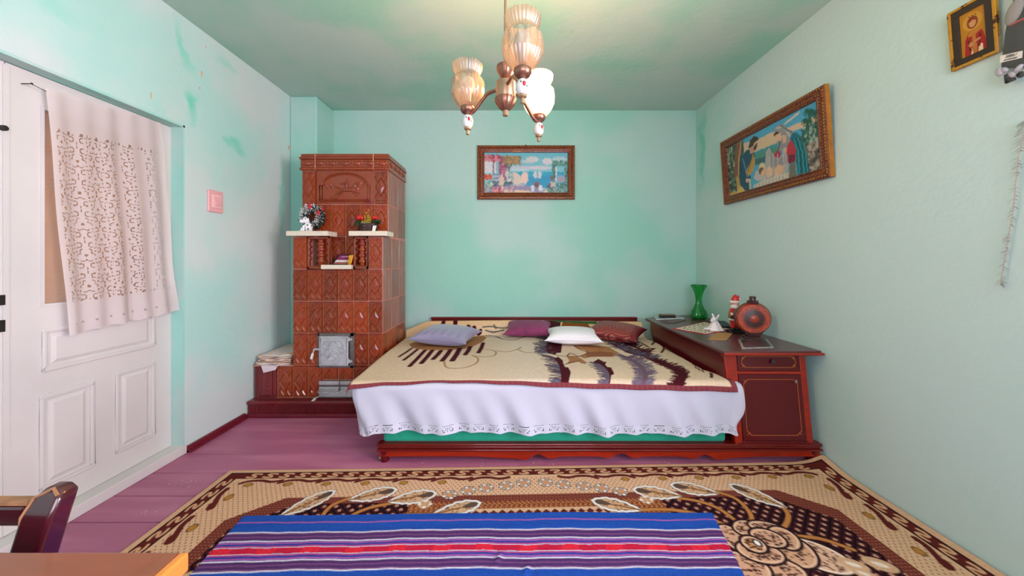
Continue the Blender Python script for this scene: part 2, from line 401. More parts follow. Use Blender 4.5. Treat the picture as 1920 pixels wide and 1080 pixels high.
# door in the left wall
DX = -2.105
b = MB()
b.box(XL-TH, XL-.001, DY1-.012, DY1, .05, DZ); b.box(XL-TH, XL-.001, DY0, DY1, DZ-.012, DZ); b.box(XL-TH, XL-.001, DY0, DY0+.012, .05, DZ)
struct(b.build('trim_1', PAINT_J))
b = MB(); b.box(DX-.03, XL+.004, DY0, DY1+.004, 0, .055); struct(b.build('trim_2', M_WHITE, bevel=.004))
def door_leaf(name, y0, y1, glass, panels, label):
    d = MB(); z0, z1 = .057, 2.03
    gy0, gy1, gz0, gz1 = glass
    x0, x1 = DX-.035, DX
    d.box(x0, x1, y0, gy0, z0, z1); d.box(x0, x1, gy1, y1, z0, z1); d.box(x0, x1, gy0, gy1, gz1, z1); d.box(x0, x1, gy0, gy1, z0, gz0)
    o = struct(d.build(name, M_WHITE)); 
    for (p0, p1, q0, q1) in panels:
        m = MB()
        for k, (i, h) in enumerate(((0, .006), (.012, .010), (.026, .003))):
            pass
        w = .016
        for (a0, a1, c0, c1) in ((p0, p1, q0, q0+w), (p0, p1, q1-w, q1), (p0, p0+w, q0+w, q1-w), (p1-w, p1, q0+w, q1-w)):
            m.box(DX-.001, DX+.009, a0, a1, c0, c1)
        ob('panel_moulding', m.mesh('panel_moulding', M_WHITE), o, bevel=.004)
        m = MB(); i = .03
        m.hexa([(DX-.001, p0+i, q0+i), (DX-.001, p1-i, q0+i), (DX-.001, p1-i, q1-i), (DX-.001, p0+i, q1-i)],
               [(DX+.006, p0+i+.018, q0+i+.018), (DX+.006, p1-i-.018, q0+i+.018), (DX+.006, p1-i-.018, q1-i-.018), (DX+.006, p0+i+.018, q1-i-.018)])
        ob('panel', m.mesh('panel', M_WHITE), o)
    m = MB(); m.box(DX-.022, DX-.018, gy0, gy1, gz0, gz1)
    ob('pane', m.mesh('pane', thin_mat('door_glass', '#ffffff', .85, gloss=.1, rough=.03)), o)
    m = MB(); m.box(DX-.030, DX-.026, gy0, gy1, gz0, gz1)
    ob('paper_backing', m.mesh('paper_backing', mat('brown_paper', '#d08a3c', .8, var=.15, vscale=4)), o, label='brown paper behind the door glass')
    m = MB(); g = .012
    for (a0, a1, c0, c1) in ((gy0-g, gy0, gz0-g, gz1+g), (gy1, gy1+g, gz0-g, gz1+g), (gy0, gy1, gz0-g, gz0), (gy0, gy1, gz1, gz1+g)):
        m.box(DX-.001, DX+.004, a0, a1, c0, c1)
    ob('glazing_bead', m.mesh('glazing_bead', M_WHITE), o)
    return o
dl = door_leaf('door_1', 1.478, 2.2, (1.600, 2.075, 1.008, 1.885), [(1.592, 2.094, .70, .90), (1.583, 1.79, .167, .60), (1.888, 2.094, .172, .612)], '')
d2 = door_leaf('door_2', .78, 1.474, (.90, 1.37, 1.008, 1.885), [(.90, 1.37, .70, .90), (.90, 1.10, .167, .60), (1.17, 1.37, .172, .612)], '')
M_IRON = mat('dark_iron', '#3a3735', .5, metal=.7, var=.2, vscale=20)
for (py0, py1) in ((553, 572), (600, 622)):
    m = MB(); y = onx(4, 560, DX)[0]; m.box(DX, DX+.008, y-.012, y+.004, PZ(py1, y), PZ(py0, y)); ob('lock_plate', m.mesh('lock_plate', M_IRON), d2)
m = MB(); yk = onx(3, 240, DX)[0]; m.lathe([(.006, 0), (.012, .004), (.011, .016), (.0, .019)], 14, (DX, yk, PZ(240, yk)), ax='x'); ob('bolt_knob', m.mesh('bolt_knob', M_IRON, 40), d2)
m = MB(); m.box(DX, DX+.006, 1.468, 1.486, .06, 2.02); ob('door_stop', m.mesh('door_stop', M_WHITE), d2)

# lace curtain over the door glass
cz = .004
ras = Ras(0, 1, 0, 1, 1, '#ffffff')
ny, nx = 250, 150
V, U = np.meshgrid(np.linspace(0, 1, ny), np.linspace(0, 1, nx), indexing='ij')       # V 0 top .. 1 bottom
ca, cb, cc, ce = (np.array(onx(88, 165, -2.06)), np.array(onx(305, 230, -2.06)), np.array(onx(335, 583, -2.055)), np.array(onx(125, 630, -2.055)))
yz = (ca[None, None]*((1-U)*(1-V))[..., None]+cb[None, None]*(U*(1-V))[..., None]+cc[None, None]*(U*V)[..., None]+ce[None, None]*((1-U)*V)[..., None])
fold = .010*np.sin(U*31+.6*V)*(.35+.65*V)+.007*np.sin(U*17+1.3)*(.3+.7*V)+.004*np.sin(V*9+U*5)
Pc = np.stack([np.full_like(U, -2.068)+np.maximum(fold, -.018)+.012*V, yz[..., 0]+.004*np.sin(V*14)*(U > .97), yz[..., 1]+.004*np.sin(U*40)*(V > .99)], -1)
# lace mask: sheer net with solid flower columns and open scrolls
ua = U*.60; va = V*1.12
def lace_holes(u, v, pu=.075, pv=.150):
    cu = np.floor(u/pu); x = (u/pu-cu-.5); y = ((v/pv+.5*(cu % 2)) % 1-.5)
    X = x*pu; Y = y*pv; r = np.hypot(X, Y); a = np.arctan2(Y, X)
    h = (r < .0065)
    h |= (np.abs(r-.027-.0055*np.cos(6*a)) < .0026) & (np.cos(3*a+1.57) > -.55)
    for sx in (-1, 1):
        for sy in (-1, 1):
            r2 = np.hypot(X-sx*.022, Y-sy*.050); h |= (np.abs(r2-.011) < .0026) & (X*sx < .028)
    h |= (np.abs(X) < .003) & (np.abs(np.abs(Y)-.066) < .007)
    h |= (np.hypot(np.abs(X)-.034, np.abs(Y)-.02) < .004) | (np.hypot(np.abs(X)-.034, np.abs(Y)-.036) < .003)
    return h
holes = lace_holes(ua, va)
band = (V > .16) & (V < .86) & (U > .03) & (U < .90)
plain = ((U > .50) & (U < .56)) | ((U > .66) & (U < .78))
holes &= band & ~plain
edge = (np.abs(V-.158) < .006) | (np.abs(V-.862) < .005) | (np.abs(V-.955) < .004)
holes |= edge & (np.sin(U*150)+.6*np.sin(U*61) > .75) & (U > .03) & (U < .95)
fine = (np.sin(ua*900) > .93) & (np.sin(va*900) > .9)
keep = ~(holes[:-1, :-1])
M_LACE = thin_mat('lace_cloth', '#efe4e2', .16, gloss=.01, transl=.35)
me = grid_mesh('lace_panel', Pc, M_LACE, keep=keep)
t = thing('lace_curtain', 'white lace curtain with flower columns hanging over the door glass', 'curtain', (-2.06, 1.9, 2.0))
ob('lace_panel', me, t)
b = MB(); b.tube([(-2.064, ca[0]-.05, ca[1]-.006), (-2.066, ca[0]+.004, ca[1]-.014)], .0014, 6); ob('cord', b.mesh('cord', M_IRON), t)
b = MB(); b.lathe([(.002, 0), (.002, .045), (.005, .046), (.0, .05)], 8, (DX, ca[0]-.05, ca[1]-.006), ax='x'); ob('nail', b.mesh('nail', M_IRON), t)

# chips where the plaster shows through the paint
M_CHIP = mat('bare_plaster', '#e0a98a', .9, var=.2, vscale=40)
wl = bpy.data.objects['wall_left']
for (px, py, w_, h_) in ((386, 88, .008, .010), (378, 138, .007, .030), (374, 165, .005, .014), (541, 276, .016, .03), (283, 180, .006, .03)):
    y_, z_ = onx(px, py, XL); m = MB(); n_ = 7
    pts = [(y_+w_*rnd.uniform(.5, 1)*math.cos(k*2*PI/n_), z_+h_*rnd.uniform(.5, 1)*math.sin(k*2*PI/n_)) for k in range(n_)]
    m.prism(pts, lambda p, a: (a, p[0], p[1]), XL-.001, XL+.0012); ob('plaster_chip', m.mesh('plaster_chip', M_CHIP), wl)

# light switch
sy, sz = onx(402, 378, XL)
t = thing('light_switch', 'square pink plastic light switch on the mint wall beside the door', 'switch', (XL, sy, sz-.07))
M_PINK = mat('pink_plastic', '#efb3b3', .4, spec=.5)
b = MB(); b.box(XL, XL+.012, sy-.062, sy+.062, sz-.075, sz+.075); b.build('plate', M_PINK, t, bevel=.012, seg=3)
b = MB(); b.box(XL+.012, XL+.017, sy-.036, sy+.04, sz-.045, sz+.045); b.build('inner_frame', mat('pale_pink', '#f6c8c8', .35), t, bevel=.004)
b = MB(); b.hexa([(XL+.017, sy-.02, sz-.03), (XL+.017, sy+.03, sz-.03), (XL+.017, sy+.03, sz+.03), (XL+.017, sy-.02, sz+.03)],
                 [(XL+.027, sy-.02, sz-.028), (XL+.027, sy+.03, sz-.028), (XL+.018, sy+.03, sz+.03), (XL+.018, sy-.02, sz+.03)]); b.build('rocker', M_PINK, t, bevel=.002)

# ------------------------------------------------------------------ tiled stove
SX0, SX1 = -1.713, -1.001
Y_PL, Y_LO, Y_UP, Y_BK = 2.722, 2.784, 2.908, 3.38
ZR = [.128, .380, .632, .885, 1.139, 1.394]
ZU = [1.139, 1.405, 1.670, 1.946]
CW = (SX1-SX0)/6
M_GLAZE = mat('brown_glaze', '#a5481a', .32, var=.35, vscale=9, rand=.28, coat=.55, spec=.4, bump=.05, bscale=14, col2='#6a180e', contrast=(.4, .68))
M_GLAZE2 = mat('worn_glaze', '#b0644a', .45, var=.3, vscale=7, stretch=(3, 3, .6), rand=.18, coat=.25, bump=.15, bscale=25, col2='#74707a', contrast=(.42, .8))
M_GROUT = mat('pink_grout', '#c08472', .8, var=.2, vscale=20)
M_RED_PL = mat('maroon_glaze', '#6b1218', .35, var=.25, vscale=8, coat=.5, rand=.1)
M_MARBLE = mat('cream_marble', '#ded3bf', .35, var=.08, vscale=12, bump=.02)
M_CAST = mat('silver_painted_iron', '#b9bcc0', .5, metal=.35, var=.2, vscale=10, bump=.2, bscale=30)
M_SOOT = mat('sooty_iron', '#6b6462', .6, metal=.3, var=.3, vscale=15)

st = thing('tiled_stove', 'tall brown glazed tile stove in the corner with cast iron doors', 'stove', (-1.36, 3.08, 0))
b = MB()
b.box(SX0+.004, SX1-.004, Y_LO+.012, Y_BK, .12, ZR[4]); b.box(SX0+.004, SX1-.004, Y_UP+.012, Y_BK, ZR[4], 2.0)
b.box(SX0+.004, SX0+CW, Y_LO+.012, Y_UP+.02, ZR[4], ZR[5]); b.box(SX1-CW, SX1-.004, Y_LO+.012, Y_UP+.02, ZR[4], ZR[5])
b.box(XL+.012, SX0+.01, Y_LO+.012, 3.255, .12, ZR[1]-.006)
b.build('core', M_GROUT, st)

def relief_tile(w, h, d=.012, cut=None):
    """glazed stove tile, front towards -y, origin at lower left front"""
    m = MB(); g = .0022; e = .006
    x0, x1, z0, z1 = g, w-g, g, h-g
    m.hexa([(x0, d, z0), (x1, d, z0), (x1, d, z1), (x0, d, z1)], [(x0+e, 0, z0+e), (x1-e, 0, z0+e), (x1-e, 0, z1-e), (x0+e, 0, z1-e)])
    cx, cz = w/2, h/2
    def pr(pts, y0, y1, s=.8):          # raised polygon with sloped sides
        c = [sum(p[0] for p in pts)/len(pts), sum(p[1] for p in pts)/len(pts)]
        n = len(pts)
        m.add([(p[0], y0, p[1]) for p in pts]+[(c[0]+(p[0]-c[0])*s, y1, c[1]+(p[1]-c[1])*s) for p in pts],
              [tuple(range(n, 2*n))]+[(i, (i+1) % n, n+(i+1) % n, n+i) for i in range(n)])
    def bar(p, q, wd=.0052, y1=-.0075):
        dx, dz = q[0]-p[0], q[1]-p[1]; L = math.hypot(dx, dz); nx_, nz_ = -dz/L*wd, dx/L*wd
        m.add([(p[0]+nx_, 0, p[1]+nz_), (q[0]+nx_, 0, q[1]+nz_), (q[0]-nx_, 0, q[1]-nz_), (p[0]-nx_, 0, p[1]-nz_), (p[0], y1, p[1]), (q[0], y1, q[1])],
              [(0, 1, 5, 4), (2, 3, 4, 5), (1, 2, 5), (3, 0, 4)])
    if cut is None:
        a, c = w*.36, h*.285
        R = [(cx, cz+c), (cx+a, cz), (cx, cz-c), (cx-a, cz)]
        for i in range(4): bar(R[i], R[(i+1) % 4])
        pr([(cx, cz+c*.62), (cx+a*.6, cz), (cx, cz-c*.62), (cx-a*.6, cz)], 0, -.0045, .45)
        for s in (-1, 1):
            for t in (-1, 1):
                bar((cx+s*w*.42, cz+t*h*.33), (cx+s*w*.24, cz+t*h*.16), .004)
                pr([(cx+s*.002, cz+t*h*.42), (cx+s*w*.40, cz+t*h*.42), (cx+s*w*.21, cz+t*h*.26)], 0, -.006, .55)
        for t in (-1, 1): pr([(cx-w*.42, cz+t*h*.475), (cx+w*.42, cz+t*h*.475), (cx+w*.2, cz+t*h*.445), (cx, cz+t*h*.46), (cx-w*.2, cz+t*h*.445)], 0, -.004, .9)
    else:
        bar((w*.1, h*.15), (w*.5, h*.8)); bar((w*.9, h*.15), (w*.5, h*.8)); bar((w*.3, h*.1), (w*.5, h*.45)); bar((w*.7, h*.1), (w*.5, h*.45))
    return m
TILES = {}
def put_tile(x, y, z, w, h, mt, cut=None, rotz=0, name='tile'):
    k = (round(w, 4), round(h, 4), mt.name, cut)
    if k not in TILES: TILES[k] = relief_tile(w, h, cut=cut).mesh('tile', mt)
    o = ob(name, TILES[k], st, loc=(x, y, z), rot=(0, 0, rotz)); return o
H = .2525
for r in range(5):
    for c in range(6):
        x = SX0+c*CW
        if r == 4 and c in (1, 2, 3, 4): continue
        if r == 2-1 and c in (2, 3): continue            # the fire door
        if r == 0 and c in (2, 3): put_tile(x, Y_LO, .268, CW, .112, M_GLAZE, 'short'); continue
        put_tile(x, Y_LO, ZR[r], CW, H, M_GLAZE)
for c in range(6):
    x = SX0+c*CW
    put_tile(x, Y_UP, ZU[1], CW, ZU[2]-ZU[1], M_GLAZE)
    if c in (0, 5): put_tile(x, Y_UP, ZU[2], CW, ZU[3]-ZU[2], M_GLAZE)
    if c in (1, 2, 3, 4): put_tile(x, Y_UP, ZU[0], CW, ZU[1]-ZU[0], M_GLAZE)
# bench: one diamond tile, a painted panel and the corner piece
put_tile(SX0-CW, Y_LO, ZR[0], CW, H, M_GLAZE)
b = MB(); b.box(XL+.05, SX0-CW-.006, Y_LO, Y_LO+.02, ZR[0], ZR[1]-.004); 
b.box(XL+.085, XL+.165, Y_LO-.006, Y_LO, ZR[0]+.02, ZR[1]-.03)
for k in range(6): b.ell((XL+.125, Y_LO-.006, .16+k*.035), (.022, .006, .013), 8, 5)
b.build('painted_panel', M_RED_PL, st, bevel=.003)
b = MB(); b.lathe([(.022, ZR[0]), (.022, ZR[1]-.01), (.016, ZR[1]-.004)], 14, (XL+.034, Y_LO+.02, 0)); b.build('corner_column', M_RED_PL, st, smooth=40)
b = MB(); b.box(XL+.012, SX0, Y_LO+.004, 3.25, ZR[1]-.008, ZR[1]+.004); b.build('bench_top', M_GROUT, st)
# side faces: plain worn tiles, red ones at the foot
def side_tile(y0, y1, z0, z1, mt):
    m = MB(); g = .002; e = .004; X = SX1
    m.hexa([(X-.012, y0+g, z0+g), (X-.012, y1-g, z0+g), (X-.012, y1-g, z1-g), (X-.012, y0+g, z1-g)], [(X, y0+g+e, z0+g+e), (X, y1-g-e, z0+g+e), (X, y1-g-e, z1-g-e), (X, y0+g+e, z1-g-e)])
    m.build('side_tile', mt, st)
for r in range(5):
    for (y0, y1) in ((Y_LO, 2.99), (2.99, 3.19), (3.19, Y_BK)):
        if r < 2 or (r == 2 and False):
            for k in range(2): side_tile(y0+(y1-y0)*k/2, y0+(y1-y0)*(k+1)/2, ZR[r], ZR[r+1], M_GLAZE)
        else: side_tile(y0, y1, ZR[r], ZR[r+1], M_GLAZE2)
for r in (1, 2):
    for (y0, y1) in ((Y_UP, 3.15), (3.15, Y_BK)): side_tile(y0, y1, ZU[r], ZU[r+1], M_GLAZE2)
# arch panel with a rider in relief
b = MB(); ax0, ax1, az0, az1 = SX0+CW+.003, SX1-CW-.003, ZU[2]+.003, ZU[3]-.003
axc = (ax0+ax1)/2
b.box(ax0, ax1, Y_UP, Y_UP+.012, az0, az1)
ap = b.build('arch_panel', M_GLAZE, st, bevel=.003)
def archline(w, z0, zs, zt, n=14):
    pts = [(axc-w, z0), (axc-w, zs)]
    for k in range(n+1):
        a = PI-PI*k/n; pts.append((axc+w*.92*math.cos(a), zs+(zt-zs)*math.sin(a)))
    pts += [(axc+w, zs), (axc+w, z0), (axc-w, z0)]
    return pts
for (w, dz, rr) in ((.205, 0, .006), (.185, .012, .0045)):
    b = MB(); b.tube([(p[0], Y_UP-.001, p[1]) for p in archline(w, az0+.02+dz, az0+.15, az1-.02-dz)], rr, 6); b.build('arch_moulding', M_GLAZE, ap, smooth=60)
b = MB(); zc = az0+.115                                   # leaping horse, rider and dog in low relief
b.ell((axc+.02, Y_UP, zc), (.062, .010, .020)); b.ell((axc+.078, Y_UP, zc+.026), (.016, .008, .030), rot=Matrix.Rotation(.5, 3, 'Y')); b.ell((axc+.10, Y_UP, zc+.05), (.020, .008, .010))
b.ell((axc+.012, Y_UP, zc+.04), (.013, .009, .034)); b.ell((axc+.014, Y_UP, zc+.078), (.011, .008, .012)); b.ell((axc-.01, Y_UP, zc+.05), (.03, .006, .010))
for (p, q) in (((.07, -.01), (.12, -.035)), ((.06, -.015), (.10, -.055)), ((-.03, -.01), (-.085, -.05)), ((-.02, -.015), (-.06, -.062)), ((-.04, .008), (-.085, .02))):
    b.tube([(axc+p[0], Y_UP, zc+p[1]), (axc+q[0], Y_UP, zc+q[1])], [.009, .005], 6)
b.build('rider_relief', M_GLAZE, ap, smooth=60)
b = MB(); b.ell((axc-.08, Y_UP, zc-.07), (.03, .007, .009)); b.ell((axc-.108, Y_UP, zc-.062), (.014, .006, .008)); b.build('dog_relief', M_GLAZE, ap, smooth=60)
leafm = MB(); leafm.ell((0, 0, 0), (.014, .004, .018), 8, 6); leafm = leafm.mesh('leaf_relief', M_GLAZE, 60)
for k in range(9): ob('leaf_relief', leafm, ap, loc=(axc+(-1)**k*(.10+.012*k*.6), Y_UP, zc+.01+.011*(k % 5)), rot=(0, k*.8, 0))
# cap cornice: stepped profile on front and right side
def cornice(z0, z1, o, nm, mt=None):
    m = MB(); m.box(SX0-o, SX1+o, Y_UP-o, Y_BK, z0, z1); return m.build(nm, mt or M_GLAZE, st, bevel=.006, seg=3)
cornice(1.946, 1.968, .012, 'cornice_bead'); cornice(1.968, 2.035, .006, 'cornice_frieze'); cornice(2.035, 2.056, .014, 'cornice_bead'); cornice(2.056, 2.082, .004, 'cornice_top')
orn = MB(); orn.ell((0, 0, 0), (.030, .010, .022), 10, 6); orn.ell((-.037, 0, .004), (.012, .007, .016), 8, 5); orn.ell((.037, 0, .004), (.012, .007, .016), 8, 5)
orn = orn.mesh('cornice_ornament', M_GLAZE, 60)
for k in range(7): ob('cornice_ornament', orn, st, loc=(SX0+.05+k*.102, Y_UP-.008, 2.002))
for k in range(4): ob('cornice_ornament', orn, st, loc=(SX1+.008, Y_UP+.07+k*.108, 2.002), rot=(0, 0, PI/2))
rope = MB()
for k in range(46): rope.ell((SX0+.008+k*.0152, Y_UP-.014, 1.957), (.0085, .006, .010), 6, 4, rot=Matrix.Rotation(.6, 3, 'Y'))
rope.build('rope_moulding', M_GLAZE, st, smooth=60)
for x in (SX0+CW, SX1-CW):
    b = MB(); b.box(x-.0025, x+.0025, Y_UP-.0165, Y_UP, 1.946, 2.082); b.build('cornice_joint', M_GROUT, st)
# niche with turned columns
def baluster(cx, cy, nm='baluster'):
    pr = [(.030, 1.160), (.034, 1.166), (.022, 1.176)]
    for k in range(4):
        z = 1.186+k*.046
        pr += [(.024, z), (.034, z+.010), (.035, z+.018), (.025, z+.030), (.024, z+.040)]
    pr += [(.03, 1.374), (.036, 1.38)]
    m = MB(); m.lathe(pr, 20, (cx, cy, 0)); m.build(nm, M_GLAZE, st, smooth=60)
for (x0, x1) in ((SX0+CW, -1.418), (-1.232, SX1-CW)):
    m = MB(); y0, y1 = Y_LO, Y_LO+.03; z0, z1 = ZR[4], ZR[5]; s = .014
    m.box(x0, x0+s, y0, y1, z0, z1); m.box(x1-s, x1, y0, y1, z0, z1); m.box(x0, x1, y0, y1, z0, z0+.024); m.box(x0, x1, y0, y1, z1-.018, z1)
    for (sg, xx) in ((1, x0+s), (-1, x1-s)):              # scalloped inner edge
        for k in range(4): m.lathe([(.012, y0+.002), (.012, y1)], 12, (xx, 0, 1.186+k*.046+.038), ax='y')
    m.build('niche_frame', M_GLAZE, st, bevel=.003)
    baluster((x0+x1)/2, Y_LO+.042)
m = MB(); m.box(SX0+CW, SX1-CW, Y_LO+.002, Y_UP+.012, ZR[4]-.006, ZR[4]); m.build('niche_floor', M_GLAZE, st)
# marble shelves
for (x0, x1, y0, y1, z0, z1) in ((-1.742, -1.418, 2.75, Y_UP, 1.398, 1.436), (-1.256, -.958, 2.75, Y_UP, 1.398, 1.436), (-1.474, -1.239, 2.755, Y_UP, ZR[4], ZR[4]+.034)):
    b = MB(); b.box(x0, x1, y0, y1, z0, z1); b.build('marble_shelf', M_MARBLE, st, bevel=.004)
# doors
fd = MB(); dx0, dx1, dz0, dz1 = -1.508, -1.222, .366, .638
for (a0, a1, c0, c1) in ((dx0, dx1, dz0, dz0+.02), (dx0, dx1, dz1-.026, dz1), (dx0, dx0+.016, dz0, dz1), (dx1-.034, dx1, dz0, dz1)): fd.box(a0, a1, Y_LO-.010, Y_LO+.01, c0, c1)
fd.box(dx0, dx1, Y_LO+.004, Y_LO+.010, dz0, dz1)
fr = fd.build('fire_door_frame', M_SOOT, st, bevel=.003)
b = MB(); b.box(dx0+.018, dx1-.042, Y_LO-.024, Y_LO-.012, dz0+.018, dz1-.022); b.build('fire_door', M_CAST, st, bevel=.004)
fd_door = [o for o in bpy.data.objects if o.name == 'fire_door'][0]
def scrolls(x0, x1, z0, z1, y, parent, seeds):
    m = MB(); w, h = x1-x0, z1-z0
    for (cx, cz, r, a0, a1) in seeds:
        pts = [(x0+w*cx+w*r*(1-.45*k/14)*math.cos(a0+(a1-a0)*k/14), y, z0+h*cz+h*r*(1-.45*k/14)*math.sin(a0+(a1-a0)*k/14)) for k in range(15)]
        m.tube(pts, .0042, 6)
    i = .012
    m.tube([(x0+i, y, z0+i), (x1-i, y, z0+i), (x1-i, y, z1-i), (x0+i, y, z1-i), (x0+i, y, z0+i)], .0036, 6)
    m.build('scroll_relief', M_CAST, parent, smooth=60)
scrolls(dx0+.018, dx1-.042, dz0+.018, dz1-.022, Y_LO-.0245, fd_door,
        [(.5, .68, .2, 0, 5), (.72, .72, .17, 3, -2), (.28, .7, .15, 1, 6), (.5, .3, .26, -1, 4.5), (.5, .3, .13, 2, 7.5), (.8, .35, .14, 0, 4), (.2, .32, .12, 3, -1), (.3, .5, .1, 0, 5), (.82, .55, .09, 0, 5)])
for z in (dz0+.04, dz1-.06):
    b = MB(); b.lathe([(.008, z), (.008, z+.03)], 10, (dx1-.038, Y_LO-.018, 0)); b.box(dx1-.038, dx1-.012, Y_LO-.02, Y_LO-.012, z+.005, z+.022); b.build('hinge', M_CAST, st, bevel=.002)
def latch(x, z, px=1, tip='white'):
    m = MB(); m.box(x-.03, x+.012, Y_LO-.034, Y_LO-.024, z-.005, z+.008); m.tube([(x-.028, Y_LO-.032, z), (x-.034, Y_LO-.038, z-.03)], .005, 6)
    l = m.build('latch', M_CAST, st, smooth=40)
    m = MB(); m.tube([(x-.034, Y_LO-.038, z-.028), (x-.042, Y_LO-.046, z-.07)], [.009, .011], 8); m.build('latch_grip', mat('white_enamel', '#d8d6cc', .4), l, smooth=40)
latch(dx0+.012, dz0+.15)
b = MB(); bx0, bx1, bz0, bz1 = -1.498, -1.232, .130, .266
b.box(bx0, bx1, Y_LO-.012, Y_LO+.008, bz0, bz1); b.build('ash_door_frame', M_SOOT, st, bevel=.003)
b = MB(); b.box(bx0+.006, bx1-.006, Y_LO-.022, Y_LO-.012, bz0+.012, bz1-.045); ad = b.build('ash_door', M_CAST, st, bevel=.003)
b = MB(); b.box(bx0+.003, bx1-.003, Y_LO-.020, Y_LO-.012, bz1-.030, bz1-.002); b.build('ash_door_lintel', M_CAST, st, bevel=.003)
scrolls(bx0+.006, bx1-.006, bz0+.012, bz1-.045, Y_LO-.0225, ad, [(.3, .5, .28, 0, 5), (.55, .5, .25, 3, -2), (.75, .5, .25, 0, 5), (.15, .5, .2, 2, 6)])
m = MB(); m.tube([(bx0+.01, Y_LO-.03, bz0+.02), (bx0-.012, Y_LO-.04, bz0+.01)], .006, 6); l = m.build('latch', M_CAST, st, smooth=40)
m = MB(); m.tube([(bx0-.010, Y_LO-.04, bz0+.012), (bx0-.034, Y_LO-.055, bz0-.018)], [.009, .012], 8); m.build('latch_grip', MATS['white_enamel'], l, smooth=40)
m = MB(); m.tube(smooth_line([(-1.325, Y_LO-.014, .31), (-1.328, Y_LO-.03, .26), (-1.326, Y_LO-.028, .215)], 4), .003, 5); m.tube([(-1.326, Y_LO-.028, .222), (-1.33, Y_LO-.03, .196)], [.005, .009], 6); m.build('poker_chain', M_SOOT, st)
# fluted plinth
b = MB(); b.box(XL+.006, -.99, Y_PL+.012, Y_LO+.03, 0, .1225); b.build('plinth_core', M_RED_PL, st)
b = MB(); b.box(XL+.006, -.99, Y_PL-.006, Y_LO+.004, .098, .126); b.build('plinth_ledge', M_RED_PL, st, bevel=.009, seg=3)
fl = MB(); fl.lathe([(.0052, 0), (.0052, .078)], 8); flm = fl.mesh('flute', M_RED_PL, 60)
x = XL+.014
while x < -1.0:
    ob('flute', flm, st, loc=(x, Y_PL+.010, .022)); x += .0122
b = MB(); b.box(XL+.006, -.99, Y_PL-.012, Y_PL+.012, 0, .030); b.build('plinth_foot', M_MAROON, st, bevel=.006)

# things on the stove
def needles(m, c, R, r, n, L, wd, mis, plane='xz'):
    """tinsel wreath: needles round a ring"""
    for k in range(n):
        a = rnd.uniform(0, 2*PI); b_ = rnd.uniform(0, 2*PI)
        d = Vector((math.cos(a)*math.cos(b_), math.sin(b_), math.sin(a)*math.cos(b_)))
        p = Vector((c[0]+R*math.cos(a), c[1], c[2]+R*math.sin(a)))
        d = (d+Vector([rnd.uniform(-.5, .5) for _ in range(3)])).normalized()
        s = d.cross(Vector((rnd.uniform(-1, 1), rnd.uniform(-1, 1), rnd.uniform(-1, 1)))).normalized()*wd
        q = p+d*L*rnd.uniform(.7, 1.2); p = p+d*r*.2
        m.add([p-s, p+s, q+s*.6, q-s*.6, (p+q)/2+s.cross(d)*.9], [(0, 1, 4), (1, 2, 4), (2, 3, 4), (3, 0, 4), (0, 3, 2, 1)], rnd.choice(mis))
M_NEEDLE = mat('dark_green_needles', '#16281f', .6); M_TINS = mat('white_tinsel', '#e6e8e6', .3, spec=.6); M_RIB = mat('red_ribbon', '#b51a2c', .45); M_BLACK = mat('black_plush', '#121214', .8)
M_GOLD = mat('gold_paper', '#b9942c', .4, metal=.3)
wc = (-1.578, 2.845, 1.552)
t = thing('tinsel_wreath', 'small dark green and white tinsel wreath with red bows on left marble shelf', 'wreath', (wc[0], wc[1], 1.436))
m = MB(); m.lathe([(.010, -.008), (.014, 0), (.010, .008)], 10, (0, 0, 0)); m = MB()
ring = [(wc[0]+.072*math.cos(2*PI*k/24), wc[1], wc[2]+.072*math.sin(2*PI*k/24)) for k in range(25)]
m.tube(ring, .012, 6); m.build('ring', M_NEEDLE, t)
m = MB(); needles(m, wc, .070, .01, 900, .034, .0022, [0, 0, 0, 0, 0]); tag(m.build('green_needles', M_NEEDLE, t), kind='stuff')
m = MB(); needles(m, (wc[0]-.012, wc[1]-.006, wc[2]+.01), .068, .01, 330, .036, .0032, [0]); tag(m.build('white_tips', M_TINS, t), kind='stuff')
for (dx_, dz_, s) in ((-.015, .085, 1), (.055, .035, .9), (.09, .06, .6)):
    m = MB(); x_, z_ = wc[0]+dx_, wc[2]+dz_; y_ = wc[1]-.034
    m.add([(x_, y_-.008, z_), (x_-.022*s, y_, z_+.004), (x_-.004, y_, z_+.028*s), (x_+.022*s, y_, z_), (x_, y_, z_-.03*s), (x_, y_+.01, z_)], [(0, 2, 1), (0, 3, 2), (0, 4, 3), (0, 1, 4), (5, 1, 2), (5, 2, 3), (5, 3, 4), (5, 4, 1)])
    m.build('bow', M_RIB, t)
M_DOG = mat('white_plush', '#eef0f2', .7, var=.05, bump=.1)
dgl = (-1.594, 2.79, 1.436)
t = thing('plush_dog', 'white toy dog with black spots sitting in front of the tinsel wreath', 'toy dog', dgl)
m = MB(); X, Yd, Z = dgl
m.ell((X, Yd, Z+.034), (.036, .030, .036)); m.ell((X-.008, Yd-.012, Z+.084), (.030, .030, .028)); m.ell((X-.028, Yd-.032, Z+.076), (.020, .018, .015))
m.ell((X-.034, Yd-.022, Z+.012), (.016, .026, .013)); m.ell((X+.030, Yd-.022, Z+.012), (.016, .026, .013)); m.ell((X+.008, Yd-.03, Z+.022), (.010, .010, .024)); m.ell((X-.016, Yd-.03, Z+.022), (.010, .010, .024))
db = m.build('body', M_DOG, t, smooth=60)
m = MB(); m.ell((X+.026, Yd-.006, Z+.088), (.010, .014, .022), rot=Matrix.Rotation(-.4, 3, 'Y')); m.build('ear', M_BLACK, t, smooth=60)
m = MB(); m.ell((X-.030, Yd-.002, Z+.096), (.009, .012, .016), rot=Matrix.Rotation(.5, 3, 'Y')); m.build('ear', M_BLACK, t, smooth=60)
